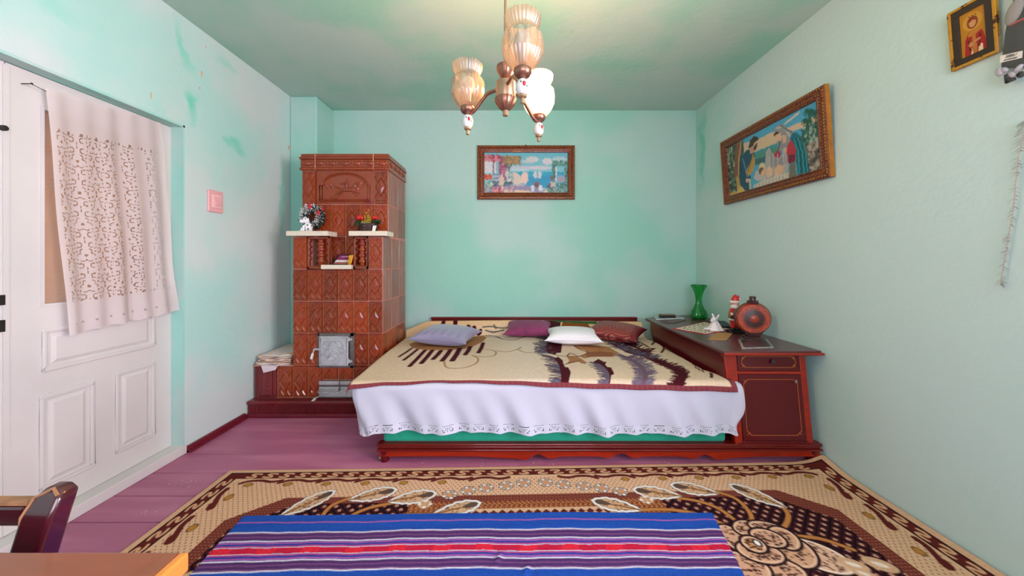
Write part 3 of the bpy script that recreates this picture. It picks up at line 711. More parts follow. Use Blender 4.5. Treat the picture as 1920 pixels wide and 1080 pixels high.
m = MB(); m.ell((X-.044, Yd-.044, Z+.081), (.006, .006, .005), 8, 6); m.build('nose', M_BLACK, t, smooth=60)
for e in (-.018, .004): m = MB(); m.ell((X+e, Yd-.041, Z+.093), (.0038, .003, .0045), 8, 6); m.build('eye', M_BLACK, t, smooth=60)
for (sx_, sy_, sz_, r_) in ((.012, -.027, .046, .008), (-.02, -.02, .052, .006), (.03, -.008, .04, .008), (-.034, -.047, .014, .006), (.03, -.047, .014, .007), (.0, -.030, .03, .005), (.012, -.026, .104, .006), (-.008, -.03, .060, .005)):
    m = MB(); m.ell((X+sx_, Yd+sy_, Z+sz_), (r_, .005, r_*.8), 8, 6); m.build('spot', M_BLACK, t, smooth=60)

bk = (-1.128, 2.825, 1.436)
t = thing('flower_basket', 'small dark basket of red artificial roses and green leaves on right marble shelf', 'flowers', bk)
X, Yd, Z = bk
m = MB(); m.lathe([(.058, 0), (.066, .02), (.072, .058), (.068, .062), (.060, .056), (.05, .01)], 26, bk, flute=.03, nf=13)
m.build('basket', mat('dark_wicker', '#4a2a2c', .6, var=.5, vscale=60, col2='#8d7a70', contrast=(.55, .7), bump=.5, bscale=120), t, smooth=50)
def rose(c, r, mt, par):
    m = MB()
    for k in range(9):
        a = k*2.4; rr = r*(.25+.075*k); p = Vector((c[0]+rr*.6*math.cos(a), c[1]+rr*.6*math.sin(a), c[2]+r*.2-k*r*.05))
        m.ell(p, (r*.42, r*.42, r*.5), 8, 6, rot=Matrix.Rotation(a, 3, 'Z') @ Matrix.Rotation(.5, 3, 'Y'))
    m.build('rose', mt, par, smooth=50)
M_ROSE = mat('red_rose', '#c8141c', .5)
rose((X-.062, Yd-.02, Z+.110), .034, M_ROSE, t); rose((X+.052, Yd-.01, Z+.112), .026, M_ROSE, t); rose((X+.018, Yd+.02, Z+.098), .02, M_ROSE, t)
M_LEAF = mat('plastic_leaf', '#1f4a2c', .5, rand=.3)
lf = MB(); lf.add([(0, 0, 0), (.018, .03, .006), (0, .062, -.004), (-.018, .03, .006), (0, .03, -.003)], [(0, 1, 4), (1, 2, 4), (2, 3, 4), (3, 0, 4)])
lfm = lf.mesh('leaf', M_LEAF)
for k in range(16):
    s_ = -1 if k % 2 else 1
    ob('leaf', lfm, t, loc=(X+s_*rnd.uniform(.02, .06), Yd+rnd.uniform(-.03, .02), Z+rnd.uniform(.06, .085)), rot=(rnd.uniform(-.4, .6), rnd.uniform(-.5, .5), (-s_*PI/2)+rnd.uniform(-.7, .7)))
m = MB()
for k in range(40): m.ell((X+rnd.gauss(0, .018), Yd-.02+rnd.gauss(0, .012), Z+.075+abs(rnd.gauss(0, .032))), (.006, .006, .008), 6, 4)
m.build('gold_berries', M_GOLD, t)
m = MB(); m.ell((X-.008, Yd-.035, Z+.066), (.045, .03, .012), 12, 6); m.build('moss', mat('dry_moss', '#8f8a45', .9, bump=.5, bscale=90), t)
m = MB(); m.hexa([(X+.052, 2.757, Z+.0005), (X+.076, 2.757, Z+.0005), (X+.076, 2.762, Z+.0005), (X+.052, 2.762, Z+.0005)], [(X+.058, 2.762, Z+.042), (X+.084, 2.762, Z+.042), (X+.084, 2.767, Z+.042), (X+.058, 2.767, Z+.042)])
tag(m.build('white_card', mat('white_card', '#e8e4da', .7)), 'small blank white card leaning on the flower basket', 'card')
# niche shelf: boxed picture frame and a yellow packet
z0 = ZR[4]+.034
t = thing('picture_box', 'small dark frame with purple and white picture tilted on the niche shelf', 'picture', (-1.345, 2.82, z0))
m = MB(); m.hexa([(-1.405, 2.775, z0), (-1.272, 2.775, z0), (-1.272, 2.795, z0), (-1.405, 2.795, z0)], [(-1.388, 2.865, z0+.082), (-1.258, 2.865, z0+.082), (-1.258, 2.885, z0+.082), (-1.388, 2.885, z0+.082)])
m.build('frame', M_BLACK, t)
def onpb(u, v, e=.0012): return (-1.405+.133*u+.0155*v, 2.775+.09*v-e, z0+.082*v+e*.9)
for (u0, u1, v0, v1, c) in ((.12, .95, .45, .92, '#8d2f63'), (.12, .95, .24, .45, '#e3d5d8'), (.12, .95, .08, .2, '#b9675c')):
    m = MB(); m.add([onpb(u0, v0), onpb(u1, v0), onpb(u1, v1), onpb(u0, v1)], [(0, 1, 2, 3)]); m.build('print', mat('print_'+c[1:], c, .4), t)
m = MB(); m.tube([onpb(.3, .74), onpb(.85, .8)], .0025, 5); m.build('print', MATS['print_e3d5d8'], t)
t = thing('yellow_packet', 'crumpled yellow and orange packet beside the tilted picture on niche shelf', 'packet', (-1.248, 2.77, z0))
m = MB(); m.hexa([(-1.272, 2.762, z0), (-1.243, 2.758, z0), (-1.243, 2.772, z0), (-1.272, 2.776, z0)], [(-1.260, 2.768, z0+.076), (-1.226, 2.765, z0+.078), (-1.226, 2.782, z0+.076), (-1.260, 2.786, z0+.074)])
m.build('wrapper', mat('yellow_foil', '#d29b1e', .35, col2='#8a3d12', vscale=22, contrast=(.5, .6), metal=.2), t, bevel=.004)
# folded papers / cloth on the bench
t = thing('folded_textile', 'pile of folded pale patterned cloth and papers on the stove bench', 'cloth', (-1.87, 2.95, ZR[1]+.004))
layc = ['#d8bfae', '#e6d8cc', '#c9a58e', '#efe4dc', '#d9b0a6', '#cfc3b2', '#e9dcd6']
for k in range(7):
    z = ZR[1]+.006+k*.011; i = rnd.uniform(0, .012)
    x0, x1, y0, y1 = XL+.028+i, SX0-.012-i*.5, 2.765+k*.006+i, 3.22
    nxx = 14; pts = []
    P = np.zeros((9, nxx, 3))
    for j, yy in enumerate((y0+.012, y0+.003, y0, y0+.003, y0+.012, y0+.15, y0+.28, y1-.03, y1)):
        for q in range(nxx):
            xx = x0+(x1-x0)*q/(nxx-1)
            dz = (-.005, -.004, 0, .004, .005, .0055, .005, .005, .005)[j]
            P[j, q] = (xx, yy+.006*math.sin(q*1.3+k*2), z+dz+.0025*math.sin(q*.9+k*1.7)+.002*math.sin(j*1.1+q))
    me = grid_mesh('fold', P, mat('cloth_%d' % k, layc[k], .85, var=.12, vscale=25, col2=rnd.choice(['#c77f6f', '#e8d9c9', '#a98d86', '#e0a04a']), contrast=(.56, .7)))
    ob('fold', me, t)
m = MB(); m.add([(XL+.09, 2.758, ZR[1]+.008), (SX0-.10, 2.758, ZR[1]-.0), (SX0-.11, 2.752, ZR[1]-.022), (XL+.115, 2.750, ZR[1]-.045), (XL+.09, 2.80, ZR[1]+.010), (SX0-.10, 2.80, ZR[1]+.010)], [(0, 1, 2, 3), (0, 4, 5, 1)])
m.build('hanging_corner', mat('pale_lilac_cloth', '#d9c5cd', .8), t)

# ------------------------------------------------------------------ bed
M_MAH = mat('mahogany_gloss', '#6a0712', .3, var=.35, vscale=5, stretch=(9, 9, .6), coat=.3, spec=.3, col2='#40040f', contrast=(.45, .75))
M_MAHX = mat('mahogany_gloss_rail', '#781410', .3, var=.35, vscale=5, stretch=(.6, 9, 9), coat=.35, spec=.35, col2='#5a0a14', contrast=(.45, .75))
M_EDGE = mat('red_edge_lacquer', '#96200c', .28, var=.2, vscale=6, stretch=(.6, 8, 8), coat=.35, spec=.35)
M_TOP = mat('dark_mahogany_top', '#5c2c30', .32, var=.2, vscale=4, stretch=(8, 1, 1), coat=.2)
M_GREEN = mat('green_upholstery', '#0f9a7a', .8, var=.06, vscale=40, bump=.1, bscale=200, sheen=.2)
BX0, BX1, BYF = -.79, 1.85, 2.10
bed = thing('day_bed', 'low wooden day bed with green mattress and dark red base rail', 'bed', (.5, 2.8, 0))
b = MB(); b.box(BX0, BX1, BYF, BYF+.05, .100, .118); b.box(BX0+.006, BX1-.006, BYF+.006, BYF+.05, .086, .100); b.box(BX0-.002, BX1+.002, BYF-.004, BYF+.05, .074, .086)
b.build('base_rail', M_MAHX, bed, bevel=.004)
sk = []                                                   # scalloped skirt under the rail
n = 120
for k in range(n+1):
    u = k/n; x = BX0+.01+(BX1-BX0-.02)*u
    z = .040-.012*max(0, math.cos((u-.315)*2*PI*2.2))**2
    for c in (.36, .55, .74): z += .022*math.exp(-((u-c)/.014)**2)-.010*math.exp(-((abs(u-c)-.03)/.012)**2)
    sk.append((x, min(.06, max(.016, z))))
sk = [(p[0], .075) for p in (sk[0], sk[-1])]+sk[::-1]
b = MB(); b.prism(sk, lambda p, a: (p[0], a, p[1]), BYF+.008, BYF+.03); b.build('skirt', M_EDGE, bed)
for x in (BX0+.035, BX1-.04):
    for y in (BYF+.035, 3.42):
        b = MB(); s = 1 if x < 0 else -1
        b.lathe([(.022, 0), (.026, .012), (.022, .03), (.032, .055), (.036, .08)], 14, (x, y, 0)); b.build('leg', M_MAH, bed, smooth=50)
        b = MB(); b.ell((x-s*.028, y-.004, .018), (.010, .012, .014), 10, 6); b.build('castor', mat('dull_brass', '#7d6a58', .4, metal=.6), bed, smooth=60)
b = MB(); b.box(BX0+.02, BX1-.02, BYF+.05, 3.50, .07, .112); b.build('base_frame', M_MAHX, bed)
b = MB(); b.box(-.765, 1.295, BYF+.026, 3.46, .113, .34); b.build('mattress', M_GREEN, bed, bevel=.02, seg=3)
b = MB(); b.box(-.935, 1.275, BYF+.030, 3.44, .345, .478); b.build('mattress_topper', M_GREEN, bed, bevel=.03, seg=3)
b = MB(); b.hexa([(-.77, 3.40, .48), (1.262, 3.40, .48), (1.262, 3.52, .48), (-.77, 3.52, .48)], [(-.77, 3.475, .606), (1.262, 3.475, .606), (1.262, 3.52, .606), (-.77, 3.52, .606)]); b.build('back_cushion', M_GREEN, bed, bevel=.02)
b = MB(); b.box(-.785, 1.262, 3.525, 3.56, .06, .628); b.box(-.79, 1.262, 3.518, 3.566, .628, .645); b.build('backboard', M_MAHX, bed, bevel=.004)

# blanket: woven pattern painted on the cloth
def onbed(px, py):
    k = (py-CY)/F; Y = (CH-.498)/k
    if Y <= 3.33: return (PX(px, Y), Y)
    e = (.702-3.33*k)/(.82+.57*k); return (PX(px, 3.33+.57*e), 3.33+e)
def bp(pts): return [onbed(*p) for p in pts]
BL0, BL1, BT0, BT1 = -1.02, 1.325, 1.985, 3.52
R = Ras(BL0, BL1, BT0, BT1, .006, '#dac2ab')
yy = R.B; xx = R.A
R.c *= (1+.05*np.sin(xx*7+1)*np.sin(yy*5))[..., None]
R.put(np.clip((-.35-xx)*1.1, 0, 1)*.6, '#dabb98'); R.put(np.clip(1-np.abs(xx-.12)/.35, 0, 1)*.6, '#dacdc0'); R.put(np.clip((xx-.55)*1.5, 0, 1)*.5, '#e4c8aa')
R.put(np.clip((yy-3.3)*5, 0, 1)*.6, '#deb066')
WINE, PLUM, SLATE, TAN, RUST = '#48121e', '#52243a', '#57546a', '#a9774f', '#8d5a42'
# tree crown of the left motif and its trunks
R.poly(bp([(767, 644), (772, 652), (800, 657), (840, 657), (880, 653), (905, 641), (913, 633), (905, 628), (880, 632), (800, 632)]), '#a4744c')
for (x0, y0, x1, y1, w) in ((772, 653, 748, 669, .012), (783, 655, 757, 675, .014), (797, 657, 768, 686, .017), (811, 657, 790, 681, .019), (827, 658, 812, 674, .019), (845, 656, 829, 677, .020), (862, 654, 848, 677, .022), (882, 650, 872, 666, .019), (906, 643, 897, 662, .018),
                         (832, 601, 828, 611, .02), (853, 598, 853, 610, .022), (878, 612, 879, 616, .02), (889, 614, 888, 620, .02), (901, 620, 897, 626, .018)):
    R.stroke(bp([(x0, y0), ((x0+x1)/2+1, (y0+y1)/2), (x1, y1)]), w*.95, WINE)
for pts in ([(833, 678), (836, 688), (852, 691), (875, 689), (893, 682), (896, 673), (885, 667)], [(888, 668), (905, 670), (925, 668), (930, 661), (920, 656), (906, 655)], [(930, 658), (950, 660), (970, 655), (977, 651)], [(970, 655), (985, 661), (1004, 660)]):
    R.stroke(smooth_line(bp(pts), 5), .0055, '#9a7446')
for pts in ([(913, 632), (930, 633), (945, 637), (965, 638), (985, 632), (1004, 630)], [(905, 614), (920, 613), (940, 616), (960, 615)], [(910, 620), (925, 623), (945, 620)], [(908, 629), (925, 630), (938, 634)], [(926, 610), (930, 617)]):
    R.stroke(smooth_line(bp(pts), 5), .006, '#4b4a4c')
# pine branches: needles leaning off a spine
def pine(spine, w0, w1, col, dark, n=90, side=-1, L=26, mix=.5):
    sp = smooth_line(spine, 10); n_ = len(sp)
    for k in range(n):
        i = rnd.uniform(0, 1); p = sp[int(i*(n_-1))]
        w = w0+(w1-w0)*i
        for s in ((side,) if mix < .2 else (side, -side if rnd.random() < mix else side)):
            q = (p[0]+s*L*w*rnd.uniform(.5, 1), p[1]-rnd.uniform(1, 8)*w)
            R.stroke(bp([p, ((p[0]+q[0])/2, (p[1]+q[1])/2-1), q]), .0048, dark if rnd.random() < .25 else col)
    for k in range(n_-1):
        R.stroke(bp([sp[k], sp[k+1]]), .010+.010*(k/n_), dark)
pine([(1056, 724), (1060, 705), (1055, 690), (1045, 672)], .9, 1.3, SLATE, WINE, 90, -1, 30, .1)
R.poly(bp([(1056, 725), (1069, 725), (1070, 700), (1066, 690), (1058, 690), (1055, 676), (1045, 668), (1050, 695)]), WINE)
pine([(1040, 664), (1040, 650), (1042, 636)], 1, 1, SLATE, WINE, 130, -1, 38, .1)
R.poly(bp([(1028, 663), (1052, 661), (1054, 648), (1050, 640), (1030, 638), (1022, 650)]), WINE)
R.dabs(60, *[v for p in zip(*[onbed(1005, 662), onbed(1028, 640)]) for v in sorted(p)], .010, [SLATE, '#6d6a75', '#484654'], .7, 1.6)
R.poly(bp([(1140, 726), (1149, 726), (1147, 705), (1152, 702), (1146, 689), (1138, 688), (1135, 683), (1137, 678), (1132, 678), (1122, 672), (1110, 680), (1124, 683), (1136, 693), (1143, 705)]), WINE)
pine([(1142, 724), (1140, 708), (1132, 693), (1120, 683)], .8, 1.0, SLATE, '#6b5a70', 80, -1, 22, .1)
pine([(1210, 726), (1212, 708), (1205, 690), (1190, 676), (1172, 668)], 1.0, 1.1, '#726478', '#6d5468', 170, -1, 22, .6)
pine([(1274, 726), (1278, 706), (1268, 693), (1245, 683), (1222, 672), (1200, 662), (1180, 655), (1165, 648)], 1.1, .7, WINE, WINE, 190, -1, 18, .9)
for pts in ([(1215, 668), (1240, 676), (1262, 688), (1280, 700), (1276, 726)],): R.stroke(smooth_line(bp(pts), 6), .028, WINE)
pine([(1225, 672), (1200, 664), (1180, 660), (1150, 645)], 1, .9, SLATE, PLUM, 60, -1, 20, .6)
R.dabs(50, *[v for p in zip(*[onbed(1150, 655), onbed(1185, 642)]) for v in sorted(p)], .012, [SLATE, '#7a7680'], .6, 1.8)
pine([(1215, 660), (1190, 650), (1165, 640), (1150, 632)], 1, .8, WINE, WINE, 60, 1, 16, .8)
# deer
R.poly(bp([(1075, 648), (1090, 647), (1120, 648), (1140, 650), (1150, 655), (1160, 660), (1150, 668), (1130, 668), (1110, 668), (1095, 672), (1085, 667), (1100, 663), (1098, 657), (1080, 652)]), TAN)
R.poly(bp([(1100, 660), (1125, 658), (1150, 660), (1148, 667), (1120, 668), (1098, 669)]), RUST)
R.poly(bp([(1062, 668), (1075, 667), (1090, 672), (1100, 680), (1098, 683), (1090, 682), (1085, 678), (1070, 682), (1062, 684), (1068, 676)]), '#a47350')
for pts in ([(1035, 664), (1060, 668), (1085, 668), (1100, 662)], [(1150, 663), (1180, 668), (1218, 671)], [(1075, 648), (1090, 656), (1105, 660)], [(1063, 668), (1070, 662), (1085, 669)], [(1090, 648), (1130, 650), (1160, 651)], [(1060, 684), (1075, 679), (1087, 677)]):
    R.stroke(smooth_line(bp(pts), 5), .006, '#6b3d30')
# right bits
for pts in ([(1213, 634), (1228, 640), (1238, 645), (1245, 652), (1240, 660)], [(1228, 640), (1222, 646)], [(1245, 652), (1262, 660), (1276, 667)], [(1190, 638), (1205, 644), (1216, 650)], [(1300, 681), (1312, 686), (1322, 692)], [(1333, 698), (1336, 708)]):
    R.stroke(smooth_line(bp(pts), 5), .009, '#4d3326')
for (x_, y_) in ((1303, 684), (1309, 688), (1316, 691)): R.stroke(bp([(x_, y_), (x_+3, y_+5)]), .005, '#4d3326')
# back edge figures
R.poly(bp([(1020, 600), (1052, 601), (1050, 615), (1035, 618), (1020, 610)]), '#3d1c20'); R.poly(bp([(1052, 612), (1056, 603), (1100, 604), (1110, 617), (1060, 620)]), '#7a4a1e')
R.poly(bp([(1037, 599), (1120, 602), (1118, 607), (1040, 604)]), '#2e5a34')
R.c *= (1+.10*(nrg.random(R.c.shape[:2])-.5)*2)[..., None]
# border
fronthem = .022
bord = (xx < BL0+.028+.055*np.clip((2.5-yy)/.5, 0, 1)) | (xx > BL1-.030) | (yy > BT1-.018)
def hem_t(x):
    h = .497-np.interp(x, [-1.0, -.92, -.75, -.40, -.08, .26, .6, 1.28], [.455, .460, .474, .487, .476, .457, .447, .436])-.002*np.sin(x*23)
    r = .055; d = np.where(h < r, r*np.arccos(np.clip(1-h/r, -1, 1)), r*PI/2+h-r)
    return 2.12-d
HT = hem_t(xx)
bord |= (yy < BT0+.046)
R.put(bord, '#74303a'); R.put(bord & (np.sin(xx*420)*np.sin(yy*500) > .2), '#8f4a4c')
# cloth surface
def blanket_pos(X, T):
    z0 = .497+.004*np.sin(X*3.1+1)+.003*np.sin(T*6+X*2)+.006*np.exp(-((X+.55)**2+(T-2.9)**2)*6)
    Tc = np.maximum(T, HT)                                # rows past the hem fold under
    r = .055; Y0 = 2.12; d = np.maximum(Y0-Tc, 0); a = np.minimum(d/r, PI/2)
    Y = np.where(Tc < Y0, Y0-r*np.sin(a), Tc); Z = np.where(Tc < Y0, z0-r*(1-np.cos(a))-np.maximum(d-r*PI/2, 0), z0)
    e = np.clip(T-3.33, 0, None); e2 = np.minimum(e, .155)
    s = np.clip(e/.04, 0, 1)
    Y = np.where(T > 3.33, 3.33+.57*e2+1.0*np.maximum(e-.155, 0), Y); Z = np.where(T > 3.33, z0+.82*e2*s-.0*e, Z)
    # left edge wraps down a little; right edge lies along the cabinet
    xl = -.955-.03*np.clip((T-2.2)/1.1, 0, 1)-.03*np.clip((T-3.38)/.08, 0, 1)
    sag = np.clip((xl+.035-X)/.06, 0, 1)
    Z = Z-.035*sag**2*(T < 3.36); Xo = np.maximum(X, xl-.012*0)
    Xo = np.where(T > 3.38, np.maximum(Xo, -1.02+np.clip((T-3.38)/.13, 0, 1)*.27), Xo)
    xr = 1.262+.07*np.clip((2.32-T)/.2, 0, 1)
    Xo = np.minimum(Xo, xr)
    Y = Y-.012*np.sin(X*5)*np.clip((2.12-T)/.1, 0, 1)*.3
    return np.stack([Xo, Y, Z], -1)
yyw = np.where(yy < 2.2, HT+(yy-BT0)/(2.2-BT0)*(2.2-HT), yy)
P = blanket_pos(xx, yyw)
P[0, :, 1] += .008; P[0, :, 2] += .002
M_BLANK = mat('woven_blanket', '#ffffff', .9, attr='pattern', bump=.25, bscale=260, spec=.1)
tag(ob('blanket', grid_mesh('blanket', P, M_BLANK, R.c)), 'beige woven blanket with pine tree and deer pattern spread over the bed', 'blanket')

# white sheet hanging below the blanket, with crocheted lace
path = [(-.952, 2.70), (-.952, 2.14), (-.945, 2.105), (-.928, 2.085), (-.90, 2.076), (1.30, 2.076), (1.345, 2.066), (1.362, 2.072)]
seg = [0]
for p, q in zip(path[:-1], path[1:]): seg.append(seg[-1]+math.hypot(q[0]-p[0], q[1]-p[1]))
SLen = seg[-1]
nS = int(SLen/.0045)
S = np.linspace(0, SLen, nS); sxp = np.interp(S, seg, [p[0] for p in path]); syp = np.interp(S, seg, [p[1] for p in path])
tx = np.gradient(sxp, S); ty = np.gradient(syp, S); nl = np.hypot(tx, ty); nxn, nyn = ty/nl, -tx/nl      # outward normal
rip = .008*np.sin(S*26+2*np.sin(S*3))+.006*np.sin(S*41+1.2)+.008*np.sin(S*13.3)
drop = .024*np.exp(-((sxp+.90)/.07)**2)+.012*np.exp(-((sxp-1.34)/.05)**2)+.005*np.sin(sxp*2.2-.5)
tp = .442
def sheet_pos(zz, f):   # f 0 top .. 1 bottom
    amp = .05+1.5*f
    diag = np.interp(S-.10*f, S, rip)
    off = diag*amp*1.1+.012*f
    lean = .085*f**1.4*np.exp(-((sxp+.96)/.10)**2)                    # the left end hangs inwards
    lean2 = -.04*np.exp(-((f-.85)/.25)**2)*np.clip((sxp-1.28)/.08, 0, 1)
    return np.stack([sxp+nxn*off+lean+lean2, syp+nyn*off*1.0, zz], -1)
nz_ = 40
rows = []
for k in range(7):                                        # over the mattress edge, under the blanket
    a = PI/2*k/7
    rows.append(np.stack([sxp-nxn*.044*(1-math.sin(a)), syp-nyn*.044*(1-math.sin(a)), np.full_like(S, .442+.044*math.cos(a))], -1))
for j in range(nz_):
    f = j/(nz_-1); zz = tp-(tp-.245)*f-drop*f
    rows.append(sheet_pos(zz, f*.85))
sheet = thing('bed_sheet', 'white cotton bed sheet hanging down the bed front with crocheted lace hem', 'sheet', (.2, 2.07, .2))
M_SHEET = mat('white_cotton', '#c3c2d0', .8, bump=.08, bscale=300, spec=.2)
ob('cloth', grid_mesh('cloth', np.array(rows), M_SHEET), sheet)
nl_ = 13; rows = []; 
for j in range(nl_):
    f = j/(nl_-1); zz = .245-drop-.047*f-(.004*np.abs(np.sin(S*PI/.088))-.004)*(f**4)*-1
    rows.append(sheet_pos(zz, .85+.15*f))
jj, ss = np.meshgrid(np.arange(nl_-1), S[:-1], indexing='ij')
u = (ss % .088)/.088-.5; v = jj/(nl_-2)
hole = (v < .08) & (np.abs(u) < .34) & (np.sin(ss*700) > -.2)
tri = (np.abs(u) < .32*(1-v*1.3)) & (v > .12)
hole |= tri & ((np.floor(ss/.0045)+jj) % 2 == 0) & (jj % 2 == 1)
hole |= (np.abs(np.abs(u)-.36+.10*v) < .02) & (v > .45) & (v < .75)
hole |= (np.abs(np.abs(u)-.20) < .02) & (v > .6) & (v < .8)
ob('lace_trim', grid_mesh('lace_trim', np.array(rows), mat('white_lace', '#c8c7d5', .8), keep=~hole), sheet, label='white crocheted lace edging')

# pillows
def pillow(name, label, c, w, d, h, rot, mt, tilt=(0, 0), pinch=.12, n=40, wr=.0, colors=None):
    u = np.linspace(-1, 1, n); Ug, Vg = np.meshgrid(u, u)
    prof = (np.clip(1-np.abs(Ug)**2.6, 0, 1)*np.clip(1-np.abs(Vg)**2.6, 0, 1))**.48
    X = Ug*w/2*(1-pinch*(1-np.abs(Ug)**0)*0-pinch*(1-Vg**2)*np.abs(Ug)**3); Yl = Vg*d/2*(1-pinch*(1-Ug**2)*np.abs(Vg)**3)
    wrk = wr*np.sin(Ug*22+3*np.sin(Vg*3))*np.exp(-((Vg+.75)/.35)**2)*prof
    top = np.stack([X, Yl, h/2*prof+wrk], -1); bot = np.stack([X, Yl, -h*.42*prof], -1)
    V = np.concatenate([top.reshape(-1, 3), bot.reshape(-1, 3)])
    o = thing(name, label, 'pillow', c, 0, 'pillows on the bed')
    idx = np.arange(n*n).reshape(n, n)
    me = bpy.data.meshes.new('cushion')
    q1 = np.stack([idx[:-1, :-1], idx[:-1, 1:], idx[1:, 1:], idx[1:, :-1]], -1).reshape(-1, 4); q2 = q1[:, ::-1]+n*n
    me.from_pydata(V.tolist(), [], np.concatenate([q1, q2]).tolist())
    me.materials.append(mt)
    if colors is not None:
        a = me.color_attributes.new('pattern', 'FLOAT_COLOR', 'POINT'); cc_ = np.ones((2*n*n, 4)); cc_[:, :3] = np.concatenate([colors(Ug, Vg).reshape(-1, 3)]*2)
        a.data.foreach_set('color', cc_.ravel())
    bm = bmesh.new(); bm.from_mesh(me); bmesh.ops.remove_doubles(bm, verts=bm.verts, dist=1e-5); bm.to_mesh(me); bm.free(); me.shade_smooth()
    p = ob('cushion', me, o, local=True); p.rotation_euler = (tilt[0], tilt[1], rot)
    # piping round the seam
    m = MB(); pts = []
    for (a0, b0, a1, b1) in ((-1, -1, 1, -1), (1, -1, 1, 1), (1, 1, -1, 1), (-1, 1, -1, -1)):
        for k in range(12):
            uu = a0+(a1-a0)*k/12; vv = b0+(b1-b0)*k/12
            pts.append((uu*w/2*(1-pinch*(1-vv**2)*abs(uu)**3), vv*d/2*(1-pinch*(1-uu**2)*abs(vv)**3), 0))
    pts.append(pts[0]); m.tube(pts, .0035, 5)
    s = m.build('seam', mt, p, smooth=60, local=True)
    return o
M_P1 = mat('lilac_satin', '#8d87a6', .38, var=.05, vscale=9, spec=.5, sheen=.3)
M_P2 = mat('magenta_velvet', '#84305e', .8, var=.25, vscale=10, sheen=.12, bump=.2, bscale=40)
M_P3 = mat('white_pillowcase', '#efedf4', .8)
M_P4 = mat('wine_brocade', '#ffffff', .45, attr='pattern', bump=.1, bscale=120)
def br(u, v):
    r1 = np.hypot(u+.45, v+.5); r2 = np.hypot(u-.35, v+.35); r3 = np.hypot(u, v-.6)
    k = (np.sin(np.minimum(np.minimum(r1, r2), r3)*58) > .55)
    c = np.zeros(u.shape+(3,)); c[:] = lin('#7a1020'); c[k] = lin('#a8604e'); c[(u > .72) & k] = lin('#6a0f1c'); return c
pillow('lilac_pillow', 'shiny lilac grey satin pillow on the left of the bed', (-.545, 3.03, .57), .50, .42, .15, -.22, M_P1, (.05, .03), wr=.007, pinch=.2)
pillow('magenta_pillow', 'magenta velvet pillow leaning against the back of the bed', (.172, 3.315, .574), .47, .30, .11, -.06, M_P2, (.22, 0), pinch=.2)
pillow('white_pillow', 'plain white pillow lying between the magenta and the wine red one', (.535, 3.045, .563), .47, .36, .13, -.12, M_P3, (.06, 0), pinch=.18)
pillow('wine_pillow', 'wine red patterned pillow at the right end of the bed', (.94, 3.17, .572), .46, .40, .14, -.55, M_P4, (.10, .05), n=110, colors=br)

# ------------------------------------------------------------------ cabinet beside the bed
cab = thing('bedside_cabinet', 'dark mahogany bedside cabinet with inlaid drawer and door', 'cabinet', (1.56, 2.7, .118))
CZ0, CZ1 = .1185, .645
def cfy(z): return 2.105+(2.168-2.105)*(z-CZ0)/(CZ1-CZ0)           # the front leans back
def cxl(z): return 1.338+(1.302-1.338)*(z-CZ0)/(CZ1-CZ0)
CXR = 1.80
def cq(m, x0, x1, z0, z1, d0, d1, left=None):                       # slab lying on the sloped front
    a = lambda z: (cxl(z) if left is not None else x0)
    m.hexa([(a(z0) if left is not None else x0, cfy(z0)-d1, z0), (x1, cfy(z0)-d1, z0), (x1, cfy(z1)-d1, z1), (a(z1) if left is not None else x0, cfy(z1)-d1, z1)],
           [(a(z0) if left is not None else x0, cfy(z0)-d0, z0), (x1, cfy(z0)-d0, z0), (x1, cfy(z1)-d0, z1), (a(z1) if left is not None else x0, cfy(z1)-d0, z1)])
m = MB(); m.hexa([(1.345, 2.13, CZ0), (CXR-.004, 2.13, CZ0), (CXR-.004, 3.30, CZ0), (1.345, 3.30, CZ0)], [(1.325, 2.19, CZ1), (CXR-.012, 2.19, CZ1), (CXR-.012, 3.30, CZ1), (1.325, 3.30, CZ1)]); m.build('body', M_MAH, cab)
m = MB(); cq(m, 0, 1.382, CZ0, CZ1, 0, -.03, left=1); m.build('stile', M_EDGE, cab, bevel=.004)
m = MB(); m.hexa([(cxl(CZ0)-.004, cfy(CZ0)-.004, CZ0), (cxl(CZ0)+.008, cfy(CZ0)-.006, CZ0), (cxl(CZ1)+.008, cfy(CZ1)-.006, CZ1), (cxl(CZ1)-.004, cfy(CZ1)-.004, CZ1)], [(cxl(CZ0)-.004, cfy(CZ0)+.03, CZ0), (cxl(CZ0)+.008, cfy(CZ0)+.03, CZ0), (cxl(CZ1)+.008, cfy(CZ1)+.03, CZ1), (cxl(CZ1)-.004, cfy(CZ1)+.03, CZ1)]); m.build('stile_bead', M_EDGE, cab)
m = MB(); cq(m, 1.762, CXR, CZ0, CZ1, 0, -.03); m.build('stile', M_EDGE, cab, bevel=.004)
m = MB(); cq(m, 1.375, 1.77, .515, .532, .002, -.03); m.build('rail', M_EDGE, cab, bevel=.003)
m = MB(); cq(m, 1.375, 1.77, CZ0, .132, .004, -.03); m.build('rail', M_MAH, cab, bevel=.003)
m = MB(); cq(m, 1.384, 1.760, .534, .640, .001, -.02); dr = m.build('drawer', M_MAH, cab, bevel=.002)
m = MB(); cq(m, 1.384, 1.760, .133, .513, .001, -.02); dd = m.build('door', M_MAH, cab, bevel=.002)
M_INL = mat('orange_inlay', '#c4661a', .35, coat=.5)
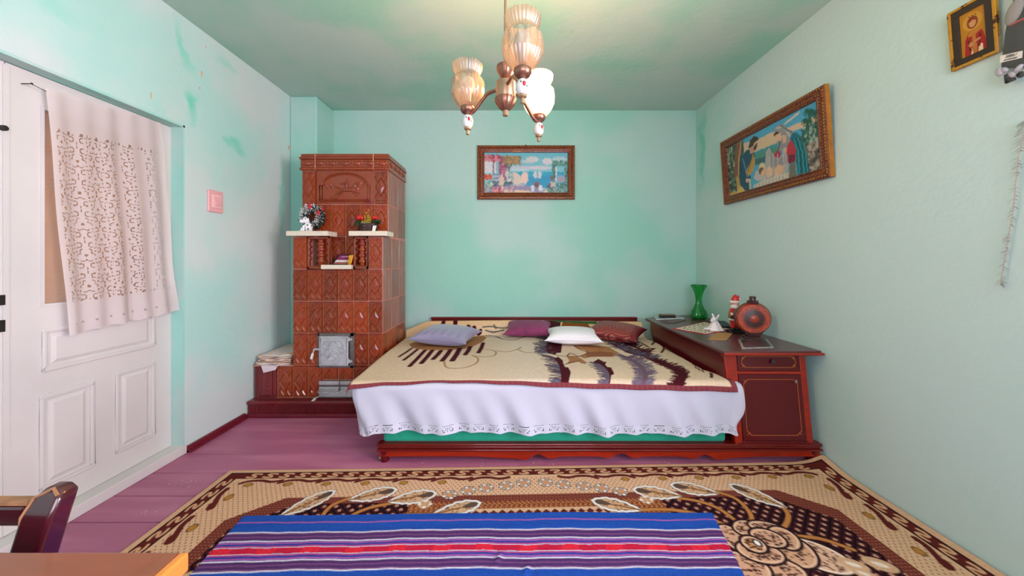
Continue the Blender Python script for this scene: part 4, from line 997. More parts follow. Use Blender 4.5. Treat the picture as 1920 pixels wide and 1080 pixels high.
def inlay(par, x0, x1, z0, z1, cr):
    m = MB(); w = .0012
    for (a0, a1, c0, c1) in ((x0+cr, x1-cr, z0-w, z0+w), (x0+cr, x1-cr, z1-w, z1+w), (x0-w, x0+w, z0+cr, z1-cr), (x1-w, x1+w, z0+cr, z1-cr)): cq(m, a0, a1, c0, c1, .0018, -.001)
    for (sx_, cx_) in ((1, x0), (-1, x1)):
        for (sz_, cz_) in ((1, z0), (-1, z1)):
            for (a, c, r) in ((.010, .010, .0055), (.020, .004, .004), (.004, .020, .004), (.014, .014, .003), (.002, .002, .0025)):
                xq, zq = cx_+sx_*a*cr/.022, cz_+sz_*c*cr/.022; yq = cfy(zq)
                pts = [(xq+r*math.cos(k*PI/3), yq-.0019, zq+r*math.sin(k*PI/3)) for k in range(6)]
                m.add(pts+[(xq, yq-.0028, zq)], [(k, (k+1) % 6, 6) for k in range(6)])
    m.build('inlay', M_INL, par)
inlay(dr, 1.408, 1.735, .555, .620, .020); inlay(dd, 1.410, 1.735, .165, .485, .024)
def knob(par, px, py, r, mt, nm):
    k = (py-CY)/F; a = (2.168-2.105)/(CZ1-CZ0); z = (CH-k*(2.105-a*CZ0))/(1+k*a); y = cfy(z)
    m = MB(); m.lathe([(r*.45, 0), (r*.45, -.008), (r, -.012), (r*.95, -.018), (0, -.022)], 18, (PX(px, y), y, z), ax='y'); m.build(nm, mt, par, smooth=50)
knob(dr, 1446, 677, .0125, mat('dark_knob', '#2b2530', .35, coat=.4), 'knob'); knob(dd, 1489, 714, .009, mat('steel_lock', '#a8a29a', .3, metal=.9), 'lock')
# side panel towards the bed with a curved far end
m = MB(); sp_ = [(2.168, CZ1), (2.14, .30), (3.06, .30)]+[(3.06+.24*math.sin(k/8*PI/2), .40+.245*(1-math.cos(k/8*PI/2))) for k in range(9)]
m.prism(sp_, lambda p, a: (a, p[0], p[1]), 1.300, 1.324); m.build('side_panel', M_MAH, cab, bevel=.003)
top = [(1.265, 2.098), (1.862, 2.118), (1.862, 3.555), (1.66, 3.52), (1.30, 3.37), (1.265, 3.33)]
m = MB(); m.prism(top, lambda p, a: (p[0], p[1], a), CZ1, .665); m.build('top', M_TOP, cab, bevel=.007, seg=3)
m = MB(); m.box(1.268, 1.86, 2.094, 2.112, CZ1-.003, .657); m.build('top_edge', M_EDGE, cab, bevel=.005)

# ------------------------------------------------------------------ things on the cabinet top
TZ = .6655
def ct(px, py, z=TZ): return onz(px, py, z)
# flat glazed print with a small box on it
q = [(1.33, 3.235), (1.62, 3.30), (1.60, 3.42), (1.37, 3.375)]
t = thing('glazed_print', 'flat white-edged glass picture at the far end of cabinet top', 'picture', (1.48, 3.33, TZ))
m = MB(); m.prism(q, lambda p, a: (p[0], p[1], a), TZ, TZ+.008); m.build('border', mat('white_border', '#dfe0e2', .3), t, bevel=.002)
ci = (sum(p[0] for p in q)/4, sum(p[1] for p in q)/4)
m = MB(); m.prism([(ci[0]+(p[0]-ci[0])*.9, ci[1]+(p[1]-ci[1])*.86) for p in q], lambda p, a: (p[0], p[1], a), TZ+.008, TZ+.0095); m.build('glass', mat('dark_glass', '#6f8f90', .05, spec=.8), t)
m = MB(); m.hexa([(1.40, 3.29, TZ+.0105), (1.535, 3.29, TZ+.0105), (1.535, 3.345, TZ+.0105), (1.40, 3.345, TZ+.0105)], [(1.40, 3.29, TZ+.034), (1.535, 3.29, TZ+.034), (1.535, 3.345, TZ+.034), (1.40, 3.345, TZ+.034)])
t = thing('small_box', 'small dark box with tan lid lying on the glass picture', 'box', (1.467, 3.317, TZ+.0105))
m.build('box_body', mat('dark_card_box', '#2c2224', .5), t, bevel=.002)
m = MB(); m.box(1.399, 1.536, 3.289, 3.346, TZ+.034, TZ+.040); m.build('lid', mat('tan_lid', '#8d745a', .5), t, bevel=.001)
m = MB(); pts = [ct(1246, 605), ct(1263, 606.5), ct(1286, 600.5), ct(1268, 599)]
m.prism(pts, lambda p, a: (p[0], p[1], a), TZ, TZ+.006); tag(m.build('greeting_card', mat('brown_card', '#6b4f4c', .4, var=.3, vscale=30), bevel=.001), 'small brown card lying in front of the glass picture', 'card')
# vase
vx, vy = 1.752, 3.30
t = thing('glass_vase', 'tall green fluted glass vase with flared rim on the cabinet', 'vase', (vx, vy, TZ))
prof = [(.052, 0), (.066, .012), (.069, .035), (.058, .075), (.040, .105), (.028, .14), (.026, .18), (.032, .225), (.046, .27), (.062, .30), (.066, .31)]
inner = [(r-.006, z+.006) for r, z in prof[::-1]]; inner[-1] = (0.0, .012)
m = MB(); m.lathe([(0, 0)]+prof+inner, 48, (vx, vy, TZ), flute=.07, nf=10, cap=False)
m.build('body', mat('green_glass', '#3fd070', .03, trans=.9, spec=.7), t, smooth=60)
# doily
dq = [(1.272, 2.80), (1.43, 2.585), (1.742, 2.80), (1.715, 3.13)]
nD = 70
R = Ras(0, 1, 0, 1, 1/(nD-1), '#d9cdb6')
A, B = R.A, R.B
ed = np.minimum(np.minimum(A, 1-A), np.minimum(B, 1-B))
R.put(ed < .10, '#e6cfc8'); R.put(ed < .05, '#c42a34'); R.put((ed > .14) & (ed < .2) & (np.sin(A*60+B*45) > .1), '#6d5b50')
R.dabs(40, .25, .75, .25, .75, .03, ['#b9a98c', '#a55a48', '#8f9a70', '#e5dcc8'], .8)
P = np.zeros(A.shape+(3,))
for i in range(2): P[..., i] = dq[0][i]*(1-A)*(1-B)+dq[1][i]*A*(1-B)+dq[2][i]*A*B+dq[3][i]*(1-A)*B
P[..., 2] = TZ+.003+.0016*np.sin(A*11)*np.sin(B*9); P[..., 2][ed < .001] = TZ+.0005
tag(ob('doily', grid_mesh('doily', P, mat('embroidered_cloth', '#ffffff', .85, attr='pattern'), R.c)), 'embroidered cloth doily with red edging on the cabinet', 'doily')
# porcelain angel
ax_, ay_ = 1.578, 2.735
M_PORC = mat('pinkish_porcelain', '#e9dfe2', .3, coat=.4)
t = thing('porcelain_figurine', 'small white porcelain figurine with raised wings standing on the doily', 'figurine', (ax_, ay_, TZ+.006))
m = MB(); z = TZ+.006
m.lathe([(.058, 0), (.055, .008), (.040, .03), (.026, .055), (.018, .07)], 20, (ax_, ay_, z), flute=.12, nf=7); m.ell((ax_-.012, ay_-.006, z+.080), (.021, .018, .022)); m.ell((ax_-.055, ay_-.012, z+.012), (.040, .018, .012))
m.build('body', M_PORC, t, smooth=60)
for (s, dx_, dz_) in ((1, .022, .098), (-1, -.010, .105)):
    m = MB(); m.ell((ax_+dx_, ay_+.004, z+dz_), (.008, .006, .024), rot=Matrix.Rotation(.5*s, 3, 'Y')); m.build('wing', M_PORC, t, smooth=60)
m = MB(); m.ell((ax_-.030, ay_-.014, z+.074), (.014, .012, .011)); m.build('head', M_PORC, t, smooth=60)
# kraft card, dark booklet, silver-edged frame
m = MB(); pts = [ct(1328, 636.5), ct(1362, 638), ct(1374, 625), ct(1344, 623.5)]; m.prism(pts, lambda p, a: (p[0], p[1], a), TZ, TZ+.003)
tag(m.build('kraft_card', mat('kraft_paper', '#b5824a', .7, var=.08, vscale=8)), 'plain brown paper card lying near the cabinet edge', 'card')
m = MB(); m.prism([(1.66, 2.83), (1.76, 2.80), (1.85, 3.06), (1.75, 3.09)], lambda p, a: (p[0], p[1], a), TZ+.006, TZ+.02)
tag(m.build('dark_booklet', mat('black_cover', '#1c1c22', .4), bevel=.002), 'thin black booklet lying behind the porcelain figurine', 'book')
fq = [ct(1391, 655), ct(1452, 653.5), ct(1438, 637.5), ct(1384, 638)]
t = thing('photo_frame', 'flat black photo frame with silver edge at the front of cabinet top', 'frame', (1.55, 2.2, TZ))
m = MB(); m.prism(fq, lambda p, a: (p[0], p[1], a), TZ, TZ+.008); m.build('frame', mat('silver_frame', '#b9b4b0', .3, metal=.6, var=.3, vscale=60), t, bevel=.002)
c_ = (sum(p[0] for p in fq)/4, sum(p[1] for p in fq)/4)
m = MB(); m.prism([(c_[0]+(p[0]-c_[0])*.84, c_[1]+(p[1]-c_[1])*.84) for p in fq], lambda p, a: (p[0], p[1], a), TZ+.008, TZ+.0095); m.build('glass', mat('black_glass', '#17161c', .28, spec=.7), t)
# bearded christmas figurine
sx_, sy_ = 1.680, 2.655
M_SRED = mat('red_enamel', '#c3161c', .35, coat=.4); M_SWH = mat('white_enamel_fur', '#ece8e6', .5); M_SKIN = mat('figurine_skin', '#c99a84', .5); M_SBLK = mat('black_enamel', '#151214', .35)
t = thing('christmas_figurine', 'small bearded figurine in red suit and cap standing behind the wooden flask', 'figurine', (sx_, sy_, TZ))
def S3(m_, c, r, **k): m_.ell((sx_+c[0], sy_+c[1], TZ+c[2]), r, 14, 10, **k)
m = MB(); m.box(sx_-.045, sx_+.05, sy_-.035, sy_+.035, TZ, TZ+.022); m.build('stand', M_SBLK, t, bevel=.004)
m = MB(); m.tube([(sx_-.012, sy_, TZ+.035), (sx_-.014, sy_, TZ+.10)], [.017, .024], 10); m.tube([(sx_+.022, sy_, TZ+.035), (sx_+.018, sy_, TZ+.10)], [.017, .024], 10); m.build('trousers', M_SRED, t, smooth=50)
m = MB(); S3(m, (-.022, -.012, .030), (.024, .020, .012)); S3(m, (.018, -.012, .030), (.024, .020, .012)); m.build('boots', M_SBLK, t, smooth=60)
m = MB(); S3(m, (.002, 0, .145), (.044, .038, .052)); m.tube([(sx_-.028, sy_-.02, TZ+.175), (sx_-.048, sy_-.04, TZ+.150), (sx_-.055, sy_-.048, TZ+.142)], [.018, .016, .013], 8); m.build('coat', M_SRED, t, smooth=50)
m = MB(); m.lathe([(.041, .110), (.046, .112), (.046, .122), (.041, .124)], 20, (sx_+.002, sy_, TZ)); m.build('belt', M_SBLK, t, smooth=40)
m = MB(); m.lathe([(.036, .094), (.043, .096), (.043, .106), (.036, .108)], 20, (sx_+.002, sy_, TZ)); S3(m, (-.056, -.05, .146), (.013, .013, .012)); m.build('fur_trim', M_SWH, t, smooth=50)
m = MB(); S3(m, (-.004, -.004, .215), (.030, .030, .030)); S3(m, (-.034, -.012, .214), (.009, .008, .008)); m.build('head', M_SKIN, t, smooth=60)
m = MB(); S3(m, (-.010, -.012, .196), (.028, .028, .022)); S3(m, (-.024, -.020, .204), (.014, .014, .008)); m.build('beard', M_SWH, t, smooth=60)
for d_ in (-.008, .006):
    m = MB(); S3(m, (-.029+.012*(d_ > 0), -.022-.004*(d_ > 0), .222), (.003, .003, .003)); m.build('eye', M_SBLK, t)
m = MB(); m.lathe([(.031, 0), (.027, .022), (.016, .045), (.006, .056), (0, .058)], 18, (sx_+.002, sy_, TZ+.228)); S3(m, (.016, 0, .262), (.018, .014, .018)); m.build('cap', M_SRED, t, smooth=50)
m = MB(); m.lathe([(.029, 0), (.035, .004), (.035, .012), (.029, .015)], 18, (sx_, sy_, TZ+.226)); S3(m, (.032, 0, .250), (.010, .010, .010)); m.build('cap_trim', M_SWH, t, smooth=50)
m = MB(); m.tube([(sx_-.075, sy_-.055, TZ+.125), (sx_-.050, sy_-.05, TZ+.150)], .007, 6); S3(m, (-.074, -.052, .150), (.008, .008, .016)); m.build('toy', mat('brass_toy', '#a5693a', .4), t, smooth=50)
# wooden flask on a stand
fx, fy = 1.690, 2.475
t = thing('wooden_flask', 'round turned wooden flask with ring carving standing on the cabinet', 'flask', (fx, fy, TZ), -.30)
M_FL = mat('red_brown_lacquer', '#8e2a12', .22, var=.3, vscale=14, coat=.7); M_FLD = mat('dark_carved_wood', '#3a1512', .35, var=.3, vscale=20, coat=.4); M_FLO = mat('carved_speckle', '#a53c1a', .4, var=.5, vscale=60, coat=.3)
m = MB(); zc = .138; m.lathe([(0, -.034), (.030, -.036), (.058, -.030), (.060, -.032), (.098, -.030), (.108, -.016), (.110, 0), (.108, .016), (.098, .030), (0, .034)], 48, (0, 0, zc), ax='y'); m.build('body', M_FL, t, smooth=35, local=True)
m = MB(); m.lathe([(.072, -.0318), (.098, -.0312), (.098, -.0305), (.072, -.0310)], 48, (0, 0, zc), ax='y', cap=False); m.build('carved_ring', M_FLO, t, smooth=40, local=True)
m = MB(); m.lathe([(.028, -.0362), (.060, -.0335), (.060, -.0315), (.028, -.034)], 48, (0, 0, zc), ax='y', cap=False); m.build('dark_ring', M_FLD, t, smooth=40, local=True)
m = MB(); m.lathe([(0, -.039), (.018, -.039), (.022, -.036)], 32, (0, 0, zc), ax='y'); m.build('centre_boss', M_FLO, t, smooth=40, local=True)
m = MB(); m.lathe([(.109, -.010), (.1125, -.006), (.1125, .012), (.108, .018)], 48, (0, 0, zc), ax='y', cap=False); m.build('dark_band', M_FLD, t, smooth=40, local=True)
m = MB(); m.lathe([(.034, .242), (.036, .256), (.030, .262), (.020, .264), (.019, .278), (.022, .282), (.019, .290), (.0, .293)], 24, (0, 0, 0)); m.build('neck', M_FLD, t, smooth=40, local=True)
m = MB(); m.box(-.055, .055, -.028, .028, 0, .012); m.hexa([(-.04, -.02, .012), (.04, -.02, .012), (.04, .02, .012), (-.04, .02, .012)], [(-.06, -.024, .05), (.06, -.024, .05), (.06, .024, .05), (-.06, .024, .05)]); m.build('stand', M_FLD, t, bevel=.003, local=True)

# ------------------------------------------------------------------ pictures
def carved_frame(name, box, depth, wd, to3, mt, par, side=None, nb=44, sidemt=None):
    """frame of four mitred rails with raised inner bead and outer row of leaves; to3(a, b, d) -> world, d away from the wall"""
    a0, a1, b0, b1 = box
    cor = lambda i, d: [to3(a0+i, b0+i, d), to3(a1-i, b0+i, d), to3(a1-i, b1-i, d), to3(a0+i, b1-i, d)]
    prof = [(0, 0), (0, depth*.75), (.006, depth*.92), (wd*.32, depth), (wd*.45, depth*.8), (wd*.75, depth*.72), (wd*.82, depth*.85), (wd*.95, depth*.78), (wd, depth*.45), (wd, .004)]
    for k in range(4):
        m = MB(); vsx = []
        for (i, d) in prof:
            c = cor(i, d); vsx += [c[k], c[(k+1) % 4]]
        n = len(prof); fsx = [(2*i, 2*i+1, 2*i+3, 2*i+2) for i in range(n-1)]
        m.add(vsx, fsx); m.build('rail', mt, par, smooth=30)
    L0 = Vector(to3(0, 0, 0)); ea = (Vector(to3(1, 0, 0))-L0); eb = (Vector(to3(0, 1, 0))-L0); ed_ = (Vector(to3(0, 0, 1))-L0)
    m = MB(); per = [(a0, b0, a1, b0), (a1, b0, a1, b1), (a1, b1, a0, b1), (a0, b1, a0, b0)]
    for (p0, q0, p1, q1) in per:
        L = math.hypot(p1-p0, q1-q0); n = int(L/.019); ux, uy = (p1-p0)/L, (q1-q0)/L; nx_, ny_ = -uy, ux
        for k in range(n):
            s = (k+.5)/n*L
            if s < .012 or s > L-.012: continue
            for (off, ra, rb, rd, ph) in ((wd*.20, .0085, .0075, .005, 0), (wd*.62, .0075, .005, .004, .5)):
                a, c = p0+ux*s+nx_*off, q0+uy*s+ny_*off
                dd = depth*.95 if ph == 0 else depth*.73
                P = [to3(a+ux*ra, c+uy*ra, dd), to3(a+nx_*rb, c+ny_*rb, dd), to3(a-ux*ra, c-uy*ra, dd), to3(a-nx_*rb, c-ny_*rb, dd), to3(a, c, dd+rd)]
                m.add(P, [(0, 1, 4), (1, 2, 4), (2, 3, 4), (3, 0, 4)])
    m.build('carving', MATS['gilt_leaf'], par)
M_GILT = mat('red_brown_gilt', '#9a4a14', .42, var=.4, vscale=95, col2='#3c0f0a', contrast=(.46, .56), metal=.15, coat=.2)
mat('gilt_leaf', '#d8983a', .4, metal=.3, var=.4, vscale=70, col2='#8a3416', contrast=(.5, .6))
M_PRINT = mat('printed_paper', '#ffffff', .35, attr='pattern', spec=.4)

# seaside landscape on the back wall
PBY = YB-.035
t = thing('landscape_picture', 'gilt framed seaside terrace landscape hanging on the back wall', 'picture', (PX(986, YB), YB-.02, PZ(374, YB)))
la0, la1, lb0, lb1 = PX(895, PBY), PX(1078, PBY), PZ(373.5, PBY), PZ(272, PBY)
carved_frame('f', (la0, la1, lb0, lb1), .034, .070, lambda a, b_, d: (a, YB-.002-d, b_), M_GILT, t)
i0, i1, j0, j1 = la0+.064, la1-.064, lb0+.064, lb1-.064
R = Ras(i0, i1, j0, j1, .0026, '#7fc0cc')
c8 = 1920/250.0
def lp(pts): return [(i0+(x-360)/1212*(i1-i0), j1-(y-268)/582*(j1-j0)) for (x, y) in pts]     # crop pixel to print
def ls(v): return v/1212*(i1-i0)
yy = R.B; R.put(np.clip((yy-j0)/(j1-j0)*1.6-.8, 0, 1), '#5fb2c6')
for (x, y, rx, ry, c) in ((1060, 370, 90, 40, '#d8cdd0'), (1000, 400, 90, 25, '#c9c6cc'), (1270, 400, 70, 50, '#dccfd2'), (950, 490, 220, 26, '#c8bfcc'), (1180, 490, 160, 30, '#cfc9d2'), (1450, 380, 110, 50, '#b9cbd0'), (850, 520, 160, 16, '#b4cfd8')):
    a, b_ = lp([(x, y)])[0]; R.ell(a, b_, ls(rx), ls(ry), c, al=.8)
R.poly(lp([(760, 545), (1572, 545), (1572, 760), (760, 800)]), '#2f9fc0'); R.poly(lp([(1000, 620), (1330, 600), (1330, 760), (960, 770)]), '#1f90bd', .8)
R.poly(lp([(360, 850), (360, 740), (700, 730), (1000, 745), (1240, 800), (1572, 760), (1572, 850)]), '#8d86a8'); R.poly(lp([(620, 850), (760, 800), (1000, 815), (1080, 850)]), '#dcc0a0'); R.poly(lp([(1190, 830), (1330, 780), (1440, 790), (1300, 850)]), '#c9c2b0')
R.poly(lp([(360, 300), (600, 330), (600, 420), (360, 420)]), '#b78a90'); R.poly(lp([(360, 400), (500, 400), (500, 560), (360, 560)]), '#cfcfd6'); R.poly(lp([(520, 400), (600, 390), (600, 540), (520, 540)]), '#8fb0bc')
for k in range(6): R.stroke(lp([(365+k*35, 300+k*4), (400+k*42, 380)]), ls(8), '#c98a94')
for x in (495, 520, 580): R.stroke(lp([(x, 390), (x, 560)]), ls(9), '#7d5f78' if x != 520 else '#e0d6d4')
for k in range(7): R.stroke(lp([(485, 585+k*27), (600+k*4, 585+k*27)]), ls(9), '#b7a3c2' if k % 2 else '#76608a')
R.dabs(260, *lp([(590, 660)])[0][:1], lp([(690, 660)])[0][0], lp([(0, 660)])[0][1], lp([(0, 340)])[0][1], ls(16), ['#7a3a66', '#94507a', '#b06a8a', '#5c3558', '#c58a96'])
R.stroke(lp([(700, 640), (720, 500), (770, 430)]), ls(9), '#5a4438'); R.stroke(lp([(725, 500), (690, 440)]), ls(6), '#5a4438')
R.dabs(170, lp([(640, 0)])[0][0], lp([(880, 0)])[0][0], lp([(0, 440)])[0][1], lp([(0, 330)])[0][1], ls(18), ['#8d7358', '#a08460', '#6f6a50', '#b8935c'])
R.dabs(60, lp([(370, 0)])[0][0], lp([(600, 0)])[0][0], lp([(0, 400)])[0][1], lp([(0, 310)])[0][1], ls(15), ['#b0405c', '#8d2f50', '#cf7a86'])
R.dabs(50, lp([(680, 0)])[0][0], lp([(790, 0)])[0][0], lp([(0, 700)])[0][1], lp([(0, 560)])[0][1], ls(22), ['#9fb4b4', '#c9ccc4', '#7b95a0'])
R.poly(lp([(775, 545), (830, 560), (900, 620), (910, 700), (860, 730), (790, 720)]), '#d2c3b4'); R.poly(lp([(900, 590), (930, 545), (985, 560), (1000, 650), (960, 720), (890, 700)]), '#dfc3b8'); R.poly(lp([(760, 725), (980, 720), (940, 745), (800, 745)]), '#b7b0b8')
for x in (1100, 1160): R.ell(*lp([(x, 590)])[0], ls(30), ls(52), '#c2cfd4'); 
R.stroke(lp([(1130, 540), (1130, 640)]), ls(7), '#6d8ea0')
R.dabs(60, lp([(500, 0)])[0][0], lp([(760, 0)])[0][0], lp([(0, 740)])[0][1], lp([(0, 690)])[0][1], ls(14), ['#33505a', '#2a3f4c', '#56788a'])
R.poly(lp([(580, 640), (625, 570), (650, 640), (640, 740), (580, 740)]), '#d3b9a8')
R.dabs(70, lp([(365, 0)])[0][0], lp([(470, 0)])[0][0], lp([(0, 650)])[0][1], lp([(0, 590)])[0][1], ls(14), ['#c8482c', '#d9703c', '#b43a3a', '#dca080'])
R.dabs(70, lp([(365, 0)])[0][0], lp([(490, 0)])[0][0], lp([(0, 840)])[0][1], lp([(0, 670)])[0][1], ls(16), ['#5e9a90', '#3f7c7a', '#cfd2b4', '#8fb0a0'], asp=.5)
R.dabs(90, lp([(480, 0)])[0][0], lp([(640, 0)])[0][0], lp([(0, 850)])[0][1], lp([(0, 775)])[0][1], ls(13), ['#b0304a', '#c7506a', '#8a2a50', '#d8a0a0'])
R.dabs(60, lp([(620, 0)])[0][0], lp([(800, 0)])[0][0], lp([(0, 830)])[0][1], lp([(0, 760)])[0][1], ls(14), ['#b58a9a', '#d9b9b0', '#8f7a9c'])
R.poly(lp([(1040, 740), (1080, 730), (1085, 830), (1040, 830)]), '#cdd2dc'); R.poly(lp([(1150, 735), (1200, 735), (1205, 820), (1150, 820)]), '#d2d5dd'); R.ell(*lp([(1115, 715)])[0], ls(50), ls(26), '#7c5566'); R.dabs(25, lp([(1080, 0)])[0][0], lp([(1150, 0)])[0][0], lp([(0, 760)])[0][1], lp([(0, 720)])[0][1], ls(12), ['#3f5a50', '#7a4a5c'])
R.poly(lp([(1240, 780), (1320, 690), (1380, 680), (1390, 780)]), '#5c5868'); R.poly(lp([(1320, 690), (1390, 690), (1390, 760), (1320, 760)]), '#c6b7a8'); R.ell(*lp([(1345, 635)])[0], ls(35), ls(35), '#7a5f68')
for (x0, x1, y0, y1, n) in ((1350, 1400, 400, 640, 90), (1350, 1560, 395, 460, 90), (1520, 1572, 430, 700, 90), (1420, 1572, 690, 840, 150), (1280, 1430, 780, 850, 60)):
    R.dabs(n, lp([(x0, 0)])[0][0], lp([(x1, 0)])[0][0], lp([(0, y1)])[0][1], lp([(0, y0)])[0][1], ls(14), ['#2f6a62', '#4a8c80', '#23514c', '#6fa596', '#87a7a0'])
R.poly(lp([(1430, 600), (1520, 600), (1530, 690), (1420, 700)]), '#a9a0b8', .7); R.stroke(lp([(1400, 660), (1520, 660)]), ls(8), '#b98a84'); R.stroke(lp([(1400, 480), (1400, 680)]), ls(8), '#d9d4d0')
R.rough(2, .10)
P = np.stack([R.A, np.full_like(R.A, YB-.014), R.B], -1); ob('print', grid_mesh('print', P, M_PRINT, R.c), t)
b = MB(); b.box(la0+.02, la1-.02, YB-.012, YB-.002, lb0+.02, lb1-.02); b.build('backing', M_SOOT, t)
b = MB(); b.lathe([(.004, YB-.012), (.004, YB)], 8, (PX(986, YB), 0, lb1+.012), ax='y'); b.tube([(PX(986, YB)-.012, YB-.006, lb1-.004), (PX(986, YB), YB-.008, lb1+.016), (PX(986, YB)+.012, YB-.006, lb1-.004)], .0015, 5); b.build('hanger', M_IRON, t)

# nativity print on the right wall
PRX = XR-.03
def wp(x, y, X=PRX): return onx(x, y, X)
n0, n1 = wp(1357.5, 0)[0], wp(1557, 0)[0]            # far, near
nz1 = (wp(1357.5, 258.5)[1]+wp(1557, 171)[1])/2; nz0 = (wp(1357.5, 376)[1]+wp(1557, 343)[1])/2
t = thing('nativity_picture', 'gilt framed picture of two figures bending over a baby on right wall', 'picture', (XR-.02, (n0+n1)/2, nz0))
LEAN = .035
def nat3(a, b_, d): return (XR-.003-d-LEAN*(b_-nz0)/(nz1-nz0), a, b_)
carved_frame('f', (n1, n0, nz0, nz1), .034, .066, nat3, M_GILT, t)
i0, i1, j0, j1 = n1+.06, n0-.06, nz0+.06, nz1-.06
R = Ras(i0, i1, j0, j1, .0026, '#4fa0bf')
PIX = XR-.03
ia, ib = wp(1537.5, 0, PIX)[0], wp(1372.5, 0, PIX)[0]     # measured print edges, near and far
def top_py(px): return 270.3+(201-270.3)*(px-1372.5)/165
def bot_py(px): return 360.7+(327-360.7)*(px-1372.5)/165
def np_(pts, lower=False):
    out = []
    for (cx, cy) in pts:
        px = 1350+cx/8.93; py = (265 if lower else 165)+cy/8.93
        Y = PIX*F/(px-CX)
        u = (Y-ia)/(ib-ia); v = (py-top_py(px))/(bot_py(px)-top_py(px))
        out.append((i0+u*(i1-i0), j1-v*(j1-j0)))
    return out
lo = lambda pts: np_(pts, True)
def box_of(p): q = np_(p) ; a = [x[0] for x in q]; b_ = [x[1] for x in q]; return min(a), max(a), min(b_), max(b_)
def lbox(p): q = lo(p); a = [x[0] for x in q]; b_ = [x[1] for x in q]; return min(a), max(a), min(b_), max(b_)
R.poly(np_([(480, 900), (700, 870), (900, 780), (1200, 720), (1680, 560), (1680, 700), (1200, 800), (1000, 950), (650, 1060), (480, 1060)]), '#cdb196'); R.poly(np_([(1120, 660), (1380, 480), (1370, 520), (1150, 670)]), '#d6bfa4')
R.poly(np_([(900, 800), (1180, 740), (1180, 1000), (650, 1060), (650, 960)]), '#cdb48f', .8)
R.poly(lo([(640, 190), (820, 130), (1000, 80), (1010, 300), (820, 340), (640, 400)]), '#4b8a78'); R.poly(lo([(640, 170), (1000, 60), (1000, 110), (640, 220)]), '#3d8f98'); R.poly(lo([(640, 290), (840, 260), (840, 340), (640, 380)]), '#3a5f66')
# left tree and undergrowth
R.poly(np_([(200, 920), (480, 850), (480, 1072), (200, 1072)]), '#3f5a48'); R.poly(lo([(195, 0), (470, 0), (400, 820), (195, 850)]), '#394c3c')
R.dabs(120, *lbox([(200, 0), (340, 780)]), .012, ['#2c4a3c', '#5c7a5c', '#9aa58c', '#1f332c', '#c0bca4'])
R.poly(np_([(360, 900), (450, 860), (430, 1072), (360, 1072)]), '#8a5a3c'); R.poly(lo([(360, 0), (435, 0), (390, 300), (360, 560), (290, 560), (330, 200)]), '#7d4e34'); R.stroke(lo([(440, 0), (390, 250), (370, 500)]), .008, '#c0925c')
R.poly(lo([(190, 850), (195, 800), (320, 780), (450, 700), (520, 720), (520, 780)]), '#c49a48')
for k in range(9): R.stroke(lo([(330+k*16, 800), (350+k*20, 690-k*4)]), .005, '#dbb45c')
R.poly(lo([(330, 560), (370, 480), (390, 640), (330, 760)]), '#b98f4a')
# standing figure at left: dark blue robe, ochre mantle
R.poly(lo([(500, 140), (560, 110), (640, 130), (640, 240), (600, 330), (500, 430), (560, 560), (520, 780), (460, 790), (390, 690), (370, 560), (400, 270)]), '#1f4a5e'); R.poly(lo([(620, 190), (640, 330), (600, 480), (520, 560), (490, 470), (570, 330)]), '#b98d3e'); R.stroke(lo([(600, 260), (520, 470)]), .006, '#8d6428'); R.stroke(lo([(450, 260), (480, 400), (500, 560)]), .005, '#6a8a96'); R.stroke(lo([(400, 300), (420, 500)]), .005, '#12303f')
R.poly(np_([(560, 960), (600, 880), (680, 900), (700, 960), (660, 1040), (640, 1072), (570, 1072)]), '#c49a7c'); R.poly(np_([(550, 980), (590, 860), (640, 805), (710, 820), (715, 880), (650, 900), (620, 970), (590, 1000)]), '#3f3128'); R.poly(lo([(620, 90), (700, 20), (670, 130), (640, 150)]), '#4a372c'); R.poly(lo([(570, 100), (640, 60), (620, 180), (580, 190)]), '#b98f74')
R.ell(*lo([(500, 620)])[0], .018, .016, '#c9a08a'); R.poly(lo([(525, 600), (550, 600), (550, 780), (525, 780)]), '#c9b48c')
# kneeling figure at right
R.poly(np_([(1230, 830), (1300, 810), (1380, 900), (1430, 1072), (1200, 1072)]), '#1f6a78'); R.poly(lo([(1200, 0), (1400, 0), (1450, 200), (1470, 570), (1290, 630), (1270, 300), (1220, 100)]), '#186071')
for (x0, x1) in ((1270, 1320), (1330, 1390), (1380, 1440)): R.stroke(lo([(x0, 20), (x0+50, 250), (x1, 590)]), .006, '#2f8a90'); R.stroke(lo([(x0+22, 20), (x0+75, 250), (x1+24, 580)]), .005, '#0f4452')
R.poly(lo([(1160, 60), (1230, 50), (1280, 180), (1270, 390), (1150, 420), (1140, 200)]), '#b3283a'); R.poly(lo([(1160, 280), (1260, 270), (1255, 400), (1160, 420)]), '#6b1f34'); R.ell(*lo([(995, 250)])[0], .03, .03, '#b3283a'); R.poly(lo([(960, 220), (1060, 200), (1030, 300), (980, 300)]), '#a8263a')
R.poly(np_([(960, 740), (1030, 670), (1110, 660), (1180, 740), (1240, 790), (1290, 790), (1220, 850), (1180, 980), (1100, 1072), (1010, 1072), (1030, 960), (1060, 860), (990, 770)]), '#8f8d8c'); R.stroke(np_([(1000, 720), (1100, 700), (1170, 800), (1200, 860)]), .006, '#b9b5b0'); R.stroke(np_([(1080, 680), (1160, 760), (1240, 800)]), .005, '#66666c')
R.poly(lo([(1010, 0), (1200, 0), (1130, 130), (1030, 220), (1000, 130)]), '#88898a'); R.stroke(lo([(1060, 0), (1010, 180)]), .006, '#2d5064')
